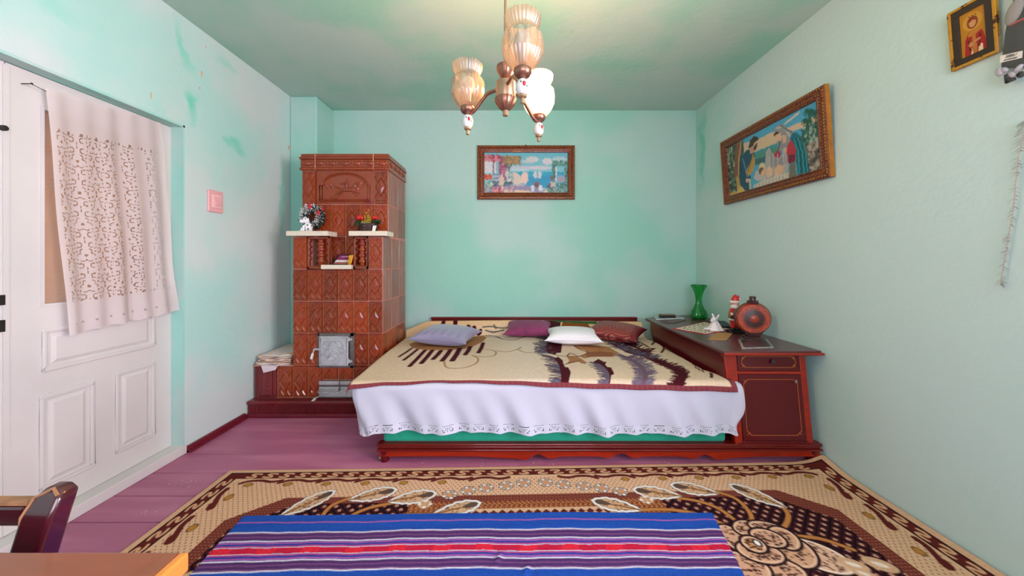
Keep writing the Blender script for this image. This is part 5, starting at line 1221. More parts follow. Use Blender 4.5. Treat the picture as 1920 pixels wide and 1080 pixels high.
R.poly(np_([(960, 800), (1000, 775), (1060, 790), (1085, 870), (1060, 930), (1010, 920), (965, 860)]), '#d3ab90'); R.poly(np_([(955, 810), (1000, 770), (1060, 790), (1040, 800), (985, 820), (965, 860)]), '#3a2b26'); R.poly(np_([(1090, 850), (1150, 840), (1140, 960), (1090, 970)]), '#cfa78c'); R.ell(*lo([(1115, 200)])[0], .017, .02, '#cfa58a')
# cloth, child and cradle
R.poly(lo([(820, 180), (870, 120), (900, 190), (960, 290), (1010, 320), (1080, 250), (1130, 220), (1150, 400), (1160, 450), (1130, 540), (1060, 600), (700, 650), (600, 600), (640, 500), (790, 420)]), '#a8a09c'); R.poly(lo([(880, 200), (960, 300), (1010, 340), (1090, 260), (1130, 400), (1000, 460), (880, 440)]), '#8d8a8c')
for (x0, x1) in ((880, 860), (930, 920), (1000, 990), (1080, 1090)): R.stroke(lo([(x0, 250), (x1, 440)]), .004, '#b7b1ae')
R.ell(*lo([(740, 470)])[0], .036, .05, '#d6c08a'); R.poly(lo([(610, 580), (650, 470), (720, 500), (790, 600), (780, 640), (640, 640)]), '#b9b0ac'); R.ell(*lo([(745, 490)])[0], .030, .034, '#d6ab8c'); R.poly(lo([(690, 460), (730, 430), (780, 450), (740, 480), (710, 540), (690, 530)]), '#6b4a36')
R.ell(*lo([(850, 520)])[0], .034, .036, '#d8b090'); R.ell(*lo([(1000, 500)])[0], .042, .034, '#d4aa86'); R.ell(*lo([(960, 580)])[0], .022, .020, '#d8b090'); R.stroke(lo([(850, 450), (870, 570)]), .009, '#dcb898')
R.poly(lo([(590, 710), (700, 660), (1100, 560), (1120, 640), (900, 710), (600, 770)]), '#c8bfae')
for k in range(9): R.stroke(lo([(640+k*52, 690-k*11), (620+k*55, 760-k*12)]), .004, '#9a9488')
R.poly(lo([(1150, 640), (1170, 430), (1210, 390), (1260, 400), (1270, 640)]), '#6e6a5c'); R.poly(lo([(1110, 560), (1150, 550), (1155, 650), (1115, 660)]), '#cbb58e')
# right rocks and palms
R.poly(lo([(1430, 160), (1530, 40), (1680, 0), (1680, 560), (1480, 570)]), '#6b5f56'); R.dabs(140, *lbox([(1480, 20), (1670, 560)]), .015, ['#8f8276', '#5a5048', '#a89a8a', '#3d3a38', '#b3a696'])
R.poly(np_([(1360, 900), (1480, 720), (1670, 680), (1670, 830), (1500, 960), (1440, 1072), (1420, 1072)]), '#39685c'); R.dabs(90, *box_of([(1400, 760), (1660, 960)]), .011, ['#2a564c', '#4f8070', '#a9b8a8', '#1f4038'])
for (px_, py_, h_) in ((1520, 500, 240), (1600, 530, 200), (1480, 650, 120)):
    R.stroke(np_([(px_, py_), (px_+20, py_+h_)]), .004, '#3d4a3c')
    for k in range(11):
        a = k*2*PI/11; R.stroke(np_([(px_, py_), (px_+55*math.cos(a), py_+45*math.sin(a)+8), (px_+85*math.cos(a), py_+70*math.sin(a)+30)]), .0042, '#1f5a4c')
R.rough(1, .08)
P = np.stack([R.A]*3, -1)
P[..., 0] = XR-.003-.014-LEAN*(R.B-nz0)/(nz1-nz0); P[..., 1] = R.A; P[..., 2] = R.B
ob('print', grid_mesh('print', P, M_PRINT, R.c), t)
m = MB(); m.hexa([nat3(n1+.01, nz0+.01, .001), nat3(n0-.01, nz0+.01, .001), nat3(n0-.01, nz1-.01, .001), nat3(n1+.01, nz1-.01, .001)], [nat3(n1+.01, nz0+.01, .010), nat3(n0-.01, nz0+.01, .010), nat3(n0-.01, nz1-.01, .010), nat3(n1+.01, nz1-.01, .010)]); m.build('backing', M_SOOT, t)
m = MB()
for (a, s) in ((n1, -1), (n0, 1)):
    m.hexa([nat3(a, nz0, 0), nat3(a+s*.002, nz0, 0), nat3(a+s*.002, nz1, 0), nat3(a, nz1, 0)], [nat3(a, nz0, .026), nat3(a+s*.002, nz0, .026), nat3(a+s*.002, nz1, .026), nat3(a, nz1, .026)])
m.build('side_edge', mat('ochre_edge', '#a8691a', .5, var=.2, vscale=20), t)

# icon
ICX = XR-.02
e0, e1 = onx(1782, 0, ICX)[0], onx(1871, 0, ICX)[0]
ez0 = (onx(1786, 133, ICX)[1]+onx(1868, 98, ICX)[1])/2; ez1 = (onx(1782, 27, ICX)[1]+onx(1868, -22, ICX)[1])/2
t = thing('icon', 'small gold icon of a saint in red robe with dark frame high on right wall', 'icon', (XR-.01, (e0+e1)/2, ez0))
def ic3(a, b_, d): return (XR-.002-d-.018*(b_-ez0)/(ez1-ez0), a, b_)
def icbar(m, a0, a1, b0, b1, d0, d1): m.hexa([ic3(a0, b0, d0), ic3(a1, b0, d0), ic3(a1, b1, d0), ic3(a0, b1, d0)], [ic3(a0, b0, d1), ic3(a1, b0, d1), ic3(a1, b1, d1), ic3(a0, b1, d1)])
def icframe(nm, i, w, d, mt):
    m = MB()
    for (a0, a1, b0, b1) in ((e1+i, e0-i, ez0+i, ez0+i+w), (e1+i, e0-i, ez1-i-w, ez1-i), (e1+i, e1+i+w, ez0+i+w, ez1-i-w), (e0-i-w, e0-i, ez0+i+w, ez1-i-w)): icbar(m, a0, a1, b0, b1, 0, d)
    m.build(nm, mt, t, bevel=.0015)
icframe('outer_frame', 0, .010, .016, mat('worn_ochre_frame', '#c08a22', .45, col2='#4a1c10', vscale=35, contrast=(.55, .62), metal=.2)); icframe('inner_frame', .010, .024, .013, mat('dark_brown_frame', '#2e1a12', .4, coat=.3))
m = MB(); icbar(m, e1+.004, e0-.004, ez0+.004, ez1-.004, 0, .008); m.build('backing', M_SOOT, t)
a0, a1, b0, b1 = e1+.033, e0-.033, ez0+.033, ez1-.033
R = Ras(a0, a1, b0, b1, .0016, '#b07a1e')
def ip(pts):          # (u from the far side, v from the top), 0..1
    return [(a1-(u)*(a1-a0), b1-v*(b1-b0)) for (u, v) in pts]
R.put((nrg.random(R.c.shape[:2]) > .6), '#a8701a')
R.ell(*ip([(.50, .26)])[0], .030, .034, '#c08a2c'); R.poly(ip([(.12, 1), (.18, .62), (.30, .50), (.50, .44), (.70, .46), (.86, .56), (.97, .80), (.98, 1)]), '#9c1f1a'); R.poly(ip([(.30, .52), (.5, .44), (.72, .46), (.78, .52), (.55, .58), (.32, .58)]), '#b5722a'); R.poly(ip([(.46, .56), (.58, .56), (.62, 1), (.44, 1)]), '#b06a2c'); R.poly(ip([(.36, 1), (.42, .84), (.46, 1)]), '#d8c69a'); R.poly(ip([(.64, 1), (.70, .80), (.82, .84), (.84, 1)]), '#d8c69a'); R.stroke(ip([(.3, .66), (.36, .9)]), .003, '#5a1512'); R.stroke(ip([(.76, .6), (.70, .86)]), .003, '#5a1512')
R.ell(*ip([(.5, .28)])[0], .017, .024, '#7a3a1c'); R.ell(*ip([(.5, .29)])[0], .011, .017, '#c48a5c'); R.stroke(ip([(.40, .24), (.5, .2), (.6, .23)]), .0035, '#8a2a1c'); R.stroke(ip([(.55, .72), (.72, .70)]), .004, '#b98050'); R.ell(*ip([(.4, .76)])[0], .008, .010, '#b98050')
for k in range(3): R.stroke(ip([(.36+k*.12, .12), (.42+k*.12, .15)]), .0015, '#6b3f10')
P = np.zeros(R.A.shape+(3,)); P[..., 0] = XR-.002-.0085-.018*(R.B-ez0)/(ez1-ez0); P[..., 1] = R.A; P[..., 2] = R.B
ob('print', grid_mesh('print', P, M_PRINT, R.c), t)

# wrapped souvenir beside the icon
gx = XR-.035
gy, gzb = onx(1897, 150, gx)
gzt = PZ(-60, gy)
t = thing('wrapped_souvenir', 'black souvenir in clear plastic with white name label hanging beside the icon', 'souvenir', (gx, gy, gzb))
M_SOUV = mat('charcoal_cloth', '#1a181a', .6, var=.2, vscale=30, bump=.2, bscale=120)
def gp(px, py, d=0):
    y, z = onx(px, py, gx); return (gx-d, y, z)
m = MB(); f_ = [(1874, 128), (1882, 60), (1893, 14), (1905, -30), (1935, -40), (1940, 100), (1915, 128)]
n = len(f_); m.add([gp(*p) for p in f_]+[(gp(*p)[0]+.03, gp(*p)[1], gp(*p)[2]) for p in f_], [tuple(range(n)), tuple(range(n, 2*n))[::-1]]+[(i, i+n, (i+1) % n+n, (i+1) % n) for i in range(n)]); m.build('body', M_SOUV, t, bevel=.008, seg=3)
m = MB(); m.ell(gp(1902, 22, .0), (.012, .022, .045), rot=Matrix.Rotation(.3, 3, 'X')); m.build('grey_patch', mat('grey_felt', '#8f8680', .8), t, smooth=60)
m = MB(); m.tube([gp(1898, 47, .004), gp(1908, 42, .006), gp(1925, 34, .006)], .004, 6); m.build('red_piping', mat('red_piping', '#a83a38', .5), t)
lab = [gp(1877.5, 118, .006), gp(1919, 108.5, .006), gp(1920, 95, .006), gp(1878.5, 104.5, .006)]
lab2 = [(p[0]+.002, p[1], p[2]) for p in lab]
m = MB(); m.hexa(lab2, lab); lb = m.build('label', mat('label_white', '#e8dfd6', .5), t, label='white label with the words SIBIU ROMANIA')
def text_part(body, p0, p1, size, par, off):
    c = bpy.data.curves.new('lettering', 'FONT'); c.body = body; c.size = size; c.align_x = 'CENTER'; c.align_y = 'CENTER'; c.shear = .3; c.extrude = .0003
    o = bpy.data.objects.new('lettering', c); COL.objects.link(o)
    dg = bpy.context.evaluated_depsgraph_get(); dg.update(); me = bpy.data.meshes.new_from_object(o.evaluated_get(dg)); bpy.data.objects.remove(o)
    me.materials.clear(); me.materials.append(M_BLACK)
    v0, v1 = Vector(p0), Vector(p1); ex = (v1-v0).normalized(); ez = Vector((-1, 0, 0)); ey = ez.cross(ex).normalized(); mid = (v0+v1)/2+ez*off
    me.transform(Matrix(((ex.x, ey.x, ez.x, mid.x), (ex.y, ey.y, ez.y, mid.y), (ex.z, ey.z, ez.z, mid.z), (0, 0, 0, 1))))
    ob('lettering', me, par)
mid = lambda a, b_, k: tuple(a[i]*(1-k)+b_[i]*k for i in range(3))
text_part('SIBIU', mid(lab[0], lab[3], .66), mid(lab[1], lab[2], .66), .0135, lb, .0012); text_part('ROMANIA', mid(lab[0], lab[3], .22), mid(lab[1], lab[2], .22), .0078, lb, .0012)
m = MB(); 
for (px_, py_, r_) in ((1876, 135, .012), (1886, 131, .009), (1900, 140, .010), (1912, 128, .010)): m.ell(gp(px_, py_, .004), (.006, r_*1.5, r_*.9), 10, 7, rot=Matrix.Rotation(px_*.9, 3, 'X'))
m.build('silver_trim', mat('silver_foil', '#b9b0bc', .5, metal=.2), t, smooth=60)
m = MB(); m.tube([gp(1888, 140, 0), gp(1893, 152, .004), gp(1904, 147, 0)], [.008, .010, .006], 7); m.ell(gp(1916, 140, .004), (.01, .01, .012), 8, 6); m.build('black_tassel', M_BLACK, t)
pl_ = [(1868, 140), (1876, 70), (1884, 0), (1890, -50), (1940, -50), (1945, 140), (1910, 158), (1880, 150)]
m = MB(); n = len(pl_); m.add([gp(*p, .012) for p in pl_]+[(XR-.004, gp(*p)[1], gp(*p)[2]) for p in pl_], [tuple(range(n))]+[(i, i+n, (i+1) % n+n, (i+1) % n) for i in range(n)]); m.build('plastic_wrap', thin_mat('clear_plastic', '#ffffff', .94, gloss=.04, rough=.12), t, bevel=.006)

# tinsel garland on the right wall
t = thing('tinsel_garland', 'thin silver and gold tinsel garland hanging down the right wall', 'garland', (XR-.015, onx(1875, 540, XR)[0], onx(1875, 540, XR)[1]))
gl = [onx(px_, py_, XR-.018) for (px_, py_) in ((1925, 225), (1917, 262), (1909, 300), (1905, 345), (1899, 400), (1890, 450), (1882, 500), (1876, 535))]
gl = smooth_line([(XR-.018, p[0], p[1]) for p in gl], 8)
m = MB(); m.tube(gl, .0022, 5); m.build('string', mat('silver_thread', '#c7bcb6', .4, metal=.4), t)
mm = MB()
for k in range(300):
    i = rnd.random()**1.5; p = Vector(gl[int(i*(len(gl)-1))]); a = rnd.uniform(-1, 1)
    s_ = rnd.choice((-1, 1)); d = Vector((rnd.uniform(-.5, .05), s_*rnd.uniform(.6, 1), rnd.uniform(-.9, -.1))).normalized()
    L = rnd.uniform(.010, .026)*(1.15 if i < .2 else .85); w = Vector((0, 0, 1)).cross(d).normalized()*.0009
    q_ = p+d*L; q_.x = min(q_.x, XR-.003)
    mm.add([p-w, p+w, q_+w, q_-w, (p+q_)/2+Vector((-.0008, 0, 0))], [(0, 1, 4), (1, 2, 4), (2, 3, 4), (3, 0, 4), (3, 2, 1, 0)], 0 if rnd.random() < .7 else 1)
tag(mm.build('tinsel_strands', [mat('silver_tinsel', '#d6cdc8', .25, metal=.7), mat('gold_tinsel', '#8d6a50', .35, metal=.6)], t), kind='stuff')

# ------------------------------------------------------------------ chandelier
chx, chy = -.017, 1.24
CHS = .0
M_BRZ = mat('rose_bronze', '#8f6450', .32, metal=.75, var=.15, vscale=12)
M_BRL = mat('pale_brass', '#a98a6c', .35, metal=.6)
ch = thing('chandelier', 'three armed bronze chandelier with ribbed glass shades and one bulb lit', 'lamp', (chx, chy, ZC))
m = MB(); m.tube([(chx, chy, ZC-.02), (chx, chy, 1.80)], .0055, 10); m.build('rod', M_BRL, ch, smooth=60)
m = MB(); m.lathe([(.05, ZC-.001), (.048, ZC-.02), (.02, ZC-.05), (.008, ZC-.055)], 24, (chx, chy, 0)); m.build('ceiling_rose', M_BRZ, ch, smooth=50)
k_ = chy/F
def hz(py): return CH+(CY-py)*k_
m = MB(); m.lathe([(.006, hz(150)), (.016, hz(147)), (.030, hz(132)), (.031, hz(124)), (.008, hz(123))], 28, (chx, chy, 0), flute=.05, nf=14); m.build('upper_cup', M_BRZ, ch, smooth=40)
m = MB(); m.lathe([(.014, hz(152)), (.034, hz(155)), (.035, hz(184)), (.033, hz(186))], 28, (chx, chy, 0)); m.build('hub', M_BRL, ch, smooth=40)
m = MB(); m.lathe([(.036, hz(184)), (.036, hz(190)), (.030, hz(198)), (.016, hz(206)), (.010, hz(208))], 28, (chx, chy, 0), flute=.05, nf=14); m.build('lower_cup', M_BRZ, ch, smooth=40)
m = MB(); m.lathe([(.010, hz(207)), (.010, hz(217)), (.007, hz(218))], 14, (chx, chy, 0)); m.build('finial', M_BRL, ch, smooth=40)
M_SHADE = thin_mat('frosted_ribbed_glass', '#c0ab94', .52, gloss=.10, transl=.7, rough=.25)
M_CUT = thin_mat('clear_cut_glass', '#c8b59c', .62, gloss=.16, transl=.6, rough=.12)
M_CHINA = mat('painted_china', '#d8d2ce', .25, coat=.5)
M_ROSEP = mat('china_rose', '#c2202c', .35); M_GRNP = mat('china_leaf', '#4a6a4a', .4)
ends = [('left', -.1565, 1.300, 0), ('right', .1095, 1.375, 1), ('front', .0360, 1.045, 0)]
ZE = 1.2+278*1.300/F                                          # arm end height
for (nm, ex, ey, lit) in ends:
    d = Vector((ex-chx, ey-chy, 0)); L = d.length; d.normalize()
    P3 = lambda s, z: (chx+d.x*s, chy+d.y*s, z)
    m = MB(); m.tube(smooth_line([P3(.030, ZE+.062), P3(L*.45, ZE+.056), P3(L*.62, ZE+.034), P3(L*.80, ZE+.006), P3(L*.92, ZE-.003), P3(L+.006, ZE-.002)], 6), .0065, 10); m.build('arm', M_BRZ, ch, smooth=60)
    m = MB(); m.lathe([(.010, -.006), (.022, .002), (.027, .010), (.026, .022), (.020, .026)], 20, (ex, ey, ZE)); m.build('socket_cup', M_BRZ, ch, smooth=40)
    m = MB(); m.lathe([(.008, -.006), (.016, -.014), (.0205, -.030), (.018, -.046), (.011, -.055)], 20, (ex, ey, ZE)); cb_ = m.build('china_bead', M_CHINA, ch, smooth=60)
    ang = math.atan2(-ey, -ex)+(.25 if nm != 'right' else .7)
    for (da, dz, r, mt) in ((0, -.028, .0078, M_ROSEP), (.45, -.034, .004, M_GRNP), (-.5, -.022, .0035, M_GRNP)):
        m = MB(); a = ang+da; m.ell((ex+.0185*math.cos(a), ey+.0185*math.sin(a), ZE+dz), (r*.7, r*.7, r), 10, 6); m.build('painted_flower', mt, cb_, smooth=60)
    m = MB(); m.lathe([(.013, -.053), (.013, -.060), (.006, -.064), (.0065, -.078), (.004, -.080)], 14, (ex, ey, ZE)); m.build('end_finial', M_BRL, ch, smooth=40)
    base = ZE+.018
    nfl = 28
    m = MB(); m.lathe([(.024, 0), (.036, .010), (.050, .030), (.0565, .048)], nfl*4, (ex, ey, base), flute=.04, nf=nfl, cap=False); sh = m.build('glass_shade', M_SHADE, ch, smooth=70)
    m = MB(); m.lathe([(.0565, .048), (.0585, .058), (.0585, .088), (.056, .100)], nfl*4, (ex, ey, base), flute=.05, nf=nfl//2, cap=False); m.build('cut_band', M_CUT, sh, smooth=70)
    m = MB(); m.lathe([(.056, .100), (.045, .112), (.041, .118), (.044, .126), (.0515, .141), (.0535, .158)], nfl*4, (ex, ey, base), flute=.04, nf=nfl, cap=False); m.build('shade_crown', M_SHADE, sh, smooth=70)
    m = MB(); m.lathe([(.0, .022), (.013, .022), (.013, .045), (.014, .05), (.026, .078), (.027, .090), (.020, .108), (0, .115)], 18, (ex, ey, base))
    if lit:
        m.build('bulb', mat('lit_bulb', '#fff0d0', .4, emit='#ffd9a0', estr=14), ch, smooth=60)
        l = bpy.data.lights.new('bulb_light', 'POINT'); l.energy = 82; l.color = (1.0, .56, .26); l.shadow_soft_size = .03
        lo_ = bpy.data.objects.new('bulb_light', l); COL.objects.link(lo_); lo_.location = (ex, ey, base+.130)
    else: m.build('bulb', mat('unlit_bulb', '#efe6d8', .3), ch, smooth=60)

# ------------------------------------------------------------------ carpet
CW_, CD_ = 3.455, 2.05
step = .004
R = Ras(0, CW_, 0, CD_, step, '#d2a684')
Uc, Vc = R.A, R.B                                             # v from the far edge
half = np.minimum(Uc, CW_-Uc); vv = np.minimum(Vc, CD_-Vc)
su = half/1.12                                                 # side borders are a little wider
dist = np.minimum(su, vv)
BEI, BRN, MAR, ORG, BLK = '#c79c70', '#7a3f2c', '#5e2420', '#b07a35', '#2a1519'
R.put((dist > .086), '#d6ab88')
# dots in staggered rows over the beige field
gi = np.round(Uc/step).astype(int); gj = np.round(Vc/step).astype(int)
dots = (dist > .10) & (((gj % 8 == 0) & (gi % 6 < 1)) | ((gj % 8 == 4) & (gi % 6 == 3)))
R.put(dots | np.roll(dots, 1, 0), '#4a2a22')
sb = (dist > .034) & (dist < .084); R.put(sb, MAR)
def S_motif(cu, cv, horizontal, flip):
    pts = smooth_line([(.033, -.012), (.014, -.0165), (-.012, -.0135), (-.010, -.004), (.010, .004), (.012, .0135), (-.014, .0165), (-.033, .012)], 4)
    pts = [(p[0]*flip, p[1]) for p in pts]
    if not horizontal: pts = [(p[1], p[0]) for p in pts]
    R.stroke([(cu+p[0], cv+p[1]) for p in pts], .0050, '#d2a07a')
per = .0885
nS_ = int((CW_/2-.10)/per)
for k in range(nS_):
    for sd in (-1, 1):
        cu = CW_/2+sd*(per*.5+k*per)
        for cv in (.059, CD_-.059): S_motif(cu, cv, True, -sd)
for k in range(int((CD_-.2)/per)):
    cv = .125+k*per
    for cu in (.066, CW_-.066): S_motif(cu, cv, False, 1 if cv < CD_/2 else -1)
for d_ in (.034, .084): R.put(np.abs(dist-d_) < .0026, BLK)
# wavy branches with an orange fruit
def sym(fn):
    for sa in (1, -1):
        for sv in (1, -1):
            fn(lambda p: [((u_ if sa == 1 else CW_-u_), (v_ if sv == 1 else CD_-v_)) for (u_, v_) in p], sa)
def branches(T, sa):
    for k in range(7):
        u0 = .17+k*.205
        R.stroke(T(smooth_line([(u0-.02, .128), (u0+.02, .108), (u0+.08, .104), (u0+.13, .116), (u0+.17, .112), (u0+.19, .104)], 4)), .0095, MAR)
        c = T([(u0+.035, .140)])[0]
        if k < 6: R.ell(c[0], c[1], .024, .017, BLK); R.ell(c[0], c[1], .020, .0135, ORG)
    for k in range(4):
        v0 = .19+k*.205
        R.stroke(T(smooth_line([(.118, v0-.02), (.120, v0+.03), (.140, v0+.08), (.150, v0+.11)], 4)), .012, MAR)
        R.stroke(T([(.143, v0+.10), (.152, v0+.125)]), .019, MAR)
        c = T([(.180, v0+.05)])[0]; R.ell(c[0], c[1], .019, .026, BLK); R.ell(c[0], c[1], .0155, .021, ORG)
sym(branches)
# inner field with cut corners
def field(m0u, m0v, cut):
    return (half > m0u) & (vv > m0v) & ((half-m0u)+(vv-m0v)*1.25 > cut)
f1 = field(.285, .250, .19); R.put(f1, '#70352c'); R.put(f1 & (gi % 4 < 2) & (gj % 4 == 0), '#a0644c'); 
f2 = field(.350, .300, .20)
R.put(f2, '#4a1f24')
a_ = (Uc+Vc*1.0); b__ = (Uc-Vc*1.0); g = .058
la = np.abs((a_/g) % 1-.5); lb_ = np.abs((b__/g) % 1-.5)
R.put(f2 & ((la > .38) | (lb_ > .38)), '#1d1016'); R.put(f2 & (np.hypot(la, lb_) < .2), '#c4977a'); R.put(f2 & (np.hypot(la, lb_) < .07), '#6d3a30')
# middle of the far side: fleck band and a row of lozenges
mid_ = f2 & (np.abs(Uc-CW_/2) < .62) & (vv < .62)
R.put(mid_, '#7a3d2a'); R.put(mid_ & (np.sin(Uc*260+9*np.sin(Vc*300))*np.sin(Vc*330) > .25), '#b9804a')
row = (np.abs(Uc-CW_/2) < .46) & (vv > .352) & (vv < .42) & f2; R.put(row, '#cda784')
R.put(row & (np.abs(((Uc-CW_/2)/.042+.5) % 1-.5)*.042+np.abs(vv-.378)*1.1 < .020), MAR)
# leaves, stems and roses, mirrored left and right and front to back
def far(u): return 2.022+.088*(np.clip(u, 0, CW_)/CW_)**1.1
def cpx(px, py):
    x, y = onz(px, py, .012); u_ = x+1.598; return (u_, float(far(u_))-y)
def leaf(T, tip, base, wid, dark=True):
    (x0, y0), (x1, y1) = tip, base; dx_, dy_ = x1-x0, y1-y0; L = math.hypot(dx_, dy_); ux, uy = dx_/L, dy_/L; nx_, ny_ = -uy, ux
    out = []
    for k in range(15): s = k/14; w = wid*math.sin(PI*s**.8)**.8*(1+.10*math.sin(k*2.6)); out.append((x0+dx_*s+nx_*w, y0+dy_*s+ny_*w))
    for k in range(14, -1, -1): s = k/14; w = wid*math.sin(PI*s**.8)**.8*(1+.10*math.sin(k*2.1)); out.append((x0+dx_*s-nx_*w, y0+dy_*s-ny_*w))
    R.poly(T(out), '#c9a27c'); 
    q = [(x0+(p[0]-x0)*.42, y0+(p[1]-y0)*.42) for p in out]; R.poly(T([p for p in q]), '#2b2026', .85)
    for k in range(36):
        s = rnd.uniform(.25, .95); w = rnd.uniform(-.8, .8)*wid*math.sin(PI*s); c = T([(x0+dx_*s+nx_*w, y0+dy_*s+ny_*w)])[0]; R.ell(c[0], c[1], .005, .003, '#6b352e')
    R.stroke(T(out+[out[0]]), .0085, BLK); R.stroke(T(out+[out[0]]), .0062, '#e4ddd6')
    R.stroke(T([(x0+dx_*.45, y0+dy_*.45), (x1, y1)]), .0055, '#8a5a30')
def motif(T, sa):
    C = cpx
    for pts in ([C(1180, 958), C(1240, 955), C(1300, 962), C(1345, 978), C(1372, 992)], [C(1260, 932), C(1310, 940), C(1350, 955), C(1390, 985)], [C(1345, 922), C(1380, 935), C(1405, 960), C(1412, 985)], [C(1465, 948), C(1478, 965), C(1472, 985), C(1455, 995)], [C(1495, 1005), C(1540, 1010), C(1600, 1030)]):
        R.stroke(T(smooth_line(pts, 6)), .0125, BLK); R.stroke(T(smooth_line(pts, 6)), .0095, '#b5773f')
    leaf(T, C(1111, 938), C(1200, 956), .042); leaf(T, C(1188, 918), C(1275, 930), .046); leaf(T, C(1258, 909), C(1345, 925), .046); leaf(T, C(1368, 908), C(1472, 950), .044)
    c0 = C(1212, 937); cc = T([c0])[0]
    for k in range(8): a = k*PI/4; R.ell(cc[0]+.026*math.cos(a), cc[1]+.022*math.sin(a), .010, .009, '#e0d6cc' if k % 2 == 0 else '#c9a27c')
    R.ell(cc[0], cc[1], .014, .012, '#c99a70')
    # rose
    ctr = C(1415, 1018)
    def petal(px, py, ru, rv, rot, col='#c99a7c', edge='#dcb294'):
        q = C(px, py); c = T([q])[0]; r_ = rot*(1 if T([(0, 0)])[0][0] == 0 else -1)
        R.ell(c[0], c[1], ru+.016, rv+.016, BLK, r_); R.ell(c[0], c[1], ru+.004, rv+.004, edge, r_); R.ell(c[0], c[1], ru-.006, rv-.006, col, r_)
        for k in range(int(ru*900)):
            a = rnd.uniform(0, 6.28); s = rnd.uniform(.3, .9); x = c[0]+ru*s*math.cos(a)*math.cos(r_)-rv*s*math.sin(a)*math.sin(r_); y = c[1]+ru*s*math.cos(a)*math.sin(r_)+rv*s*math.sin(a)*math.cos(r_)
            R.ell(x, y, .006, .0032, '#3a1c1c', r_)
    petal(1530, 1040, .115, .075, .55, '#d3a98c', '#e6cdb8'); petal(1485, 1030, .075, .085, .4, '#c99a78')
    petal(1450, 1068, .11, .06, .1); petal(1395, 1060, .085, .06, .3); petal(1378, 1010, .05, .075, -.2); petal(1400, 990, .055, .04, -.3); petal(1440, 990, .070, .035, .3); petal(1470, 1008, .05, .06, .5); petal(1425, 1035, .08, .05, .2); petal(1440, 1008, .060, .045, .3); petal(1413, 1020, .040, .038, .2, '#c28e62')
    c = T([C(1420, 1018)])[0]; R.ell(c[0], c[1], .018, .022, BLK); R.ell(c[0], c[1], .010, .014, '#e9e4de')
    for (px, py, r_) in ((1600, 1058, .05), (1650, 1058, .055), (1620, 1075, .04)):
        q = T([C(px, py)])[0]; R.ell(q[0], q[1], r_, r_*.6, '#c9a07c', .5); R.ell(q[0], q[1], r_*.5, r_*.2, '#e0d0c0', .5)
def half_only(fn):
    for sa in (1, -1):
        for sv in (1, -1):
            rnd.seed(3)
            fn(lambda p, sa=sa, sv=sv: [((u_ if sa == 1 else CW_-u_), (v_ if sv == 1 else CD_-v_)) for (u_, v_) in p], sa)
half_only(motif)
def rosettes(T, sa):
    for (px, py) in ((1022.6, 904), (1056, 908), (1094, 911), (1128, 915), (1163.5, 921.5)):
        c = T([cpx(px, py)])[0]
        for k in range(8):
            a = k*PI/4+.39; R.ell(c[0]+.030*math.cos(a), c[1]+.027*math.sin(a), .0125, .011, BLK)
        for k in range(8):
            a = k*PI/4+.39; R.ell(c[0]+.029*math.cos(a), c[1]+.026*math.sin(a), .0095, .0085, '#ddd6cf' if k % 2 else '#b9a08c')
        R.ell(c[0], c[1], .018, .016, '#c98f66')
half_only(rosettes)
R.c *= (1+.10*(nrg.random(R.c.shape[:2])-.5)*2)[..., None]
X = -1.598+Uc; Y = far(Uc)-Vc
Z = .011+.0015*np.sin(Uc*3.3)*np.sin(Vc*4)+.016*np.clip((Uc-(CW_-.10))/.10, 0, 1)**2+.028*np.exp(-((Uc-CW_)**2+Vc**2)/.012)
edge_ = (Uc < .002) | (Uc > CW_-.002) | (Vc < .002) | (Vc > CD_-.002); Z[edge_] -= .0105
X = np.minimum(X, XR-.004)
M_CARP = mat('carpet_pile', '#ffffff', .95, attr='pattern', bump=.3, bscale=350, spec=.05)
tag(ob('patterned_carpet', grid_mesh('patterned_carpet', np.stack([X, Y, Z], -1), M_CARP, R.c)), 'large beige and brown machine woven carpet with roses covering the floor', 'carpet')

# striped runner lying on the carpet
RW, RD = 1.0, .98
def ry(u): return 1.648+.024*u+.010*np.sin(u*PI)
R = Ras(0, 1, 0, RD, .0035, '#1f4fa8')
R.nx = 330; R.a = np.linspace(0, 1, R.nx); R.A, R.B = np.meshgrid(R.a, R.b); R.c = np.zeros((R.ny, R.nx, 3)); R.c[:] = lin('#20499f')
v = R.B+.0018*np.sin(R.A*40)+.001*np.sin(R.A*111)
def stripe(c, h, col, al=1.0): R.put(np.clip((h-np.abs(v-c))/.003+.5, 0, 1), col, al=al)
R.put(np.clip(.5+.5*np.sin(v*80+R.A*9), 0, 1)*.15, '#2d62c0')
stripe(.048, .0035, '#a35ca0')
for c0 in (.205, .615):
    R.put((np.abs(v-c0) < .097), '#5c3566')
    for k in range(-9, 10): stripe(c0+k*.0102, .0022, '#7a4a7c' if k % 2 else '#3f2c62')
    R.put(np.abs(v-c0) < .050, '#283f98')
    for s_ in (-1, 1):
        stripe(c0+s_*.040, .0038, '#a8589a'); stripe(c0+s_*.023, .0036, '#b0407c'); stripe(c0+s_*.030, .002, '#2a3f95')
        for d_ in (.050, .098, .0165): stripe(c0+s_*d_, .0033 if d_ != .0165 else .002, '#d6d0dc')
    R.put((np.abs(v-c0) < .0145), '#c01f3e'); R.put((np.abs(v-c0) < .0145) & (np.sin(R.A*75) > .3), '#d8283c')
stripe(.41, .0035, '#a35ca0'); stripe(RD-.048, .0035, '#a35ca0')
R.c *= (1+.14*(nrg.random(R.c.shape[:2])-.5)*2)[..., None]
xl = -1.243+.030*(R.B/.3); xr = .952-.062*(R.B/.3)
xl = np.minimum(xl, -1.21); xr = np.maximum(xr, .86)
X = xl+(xr-xl)*R.A; Y = ry(R.A)-R.B
Z = .0175+.0015*np.sin(X*9+Y*7)+.0015*np.sin(X*4-Y*11)
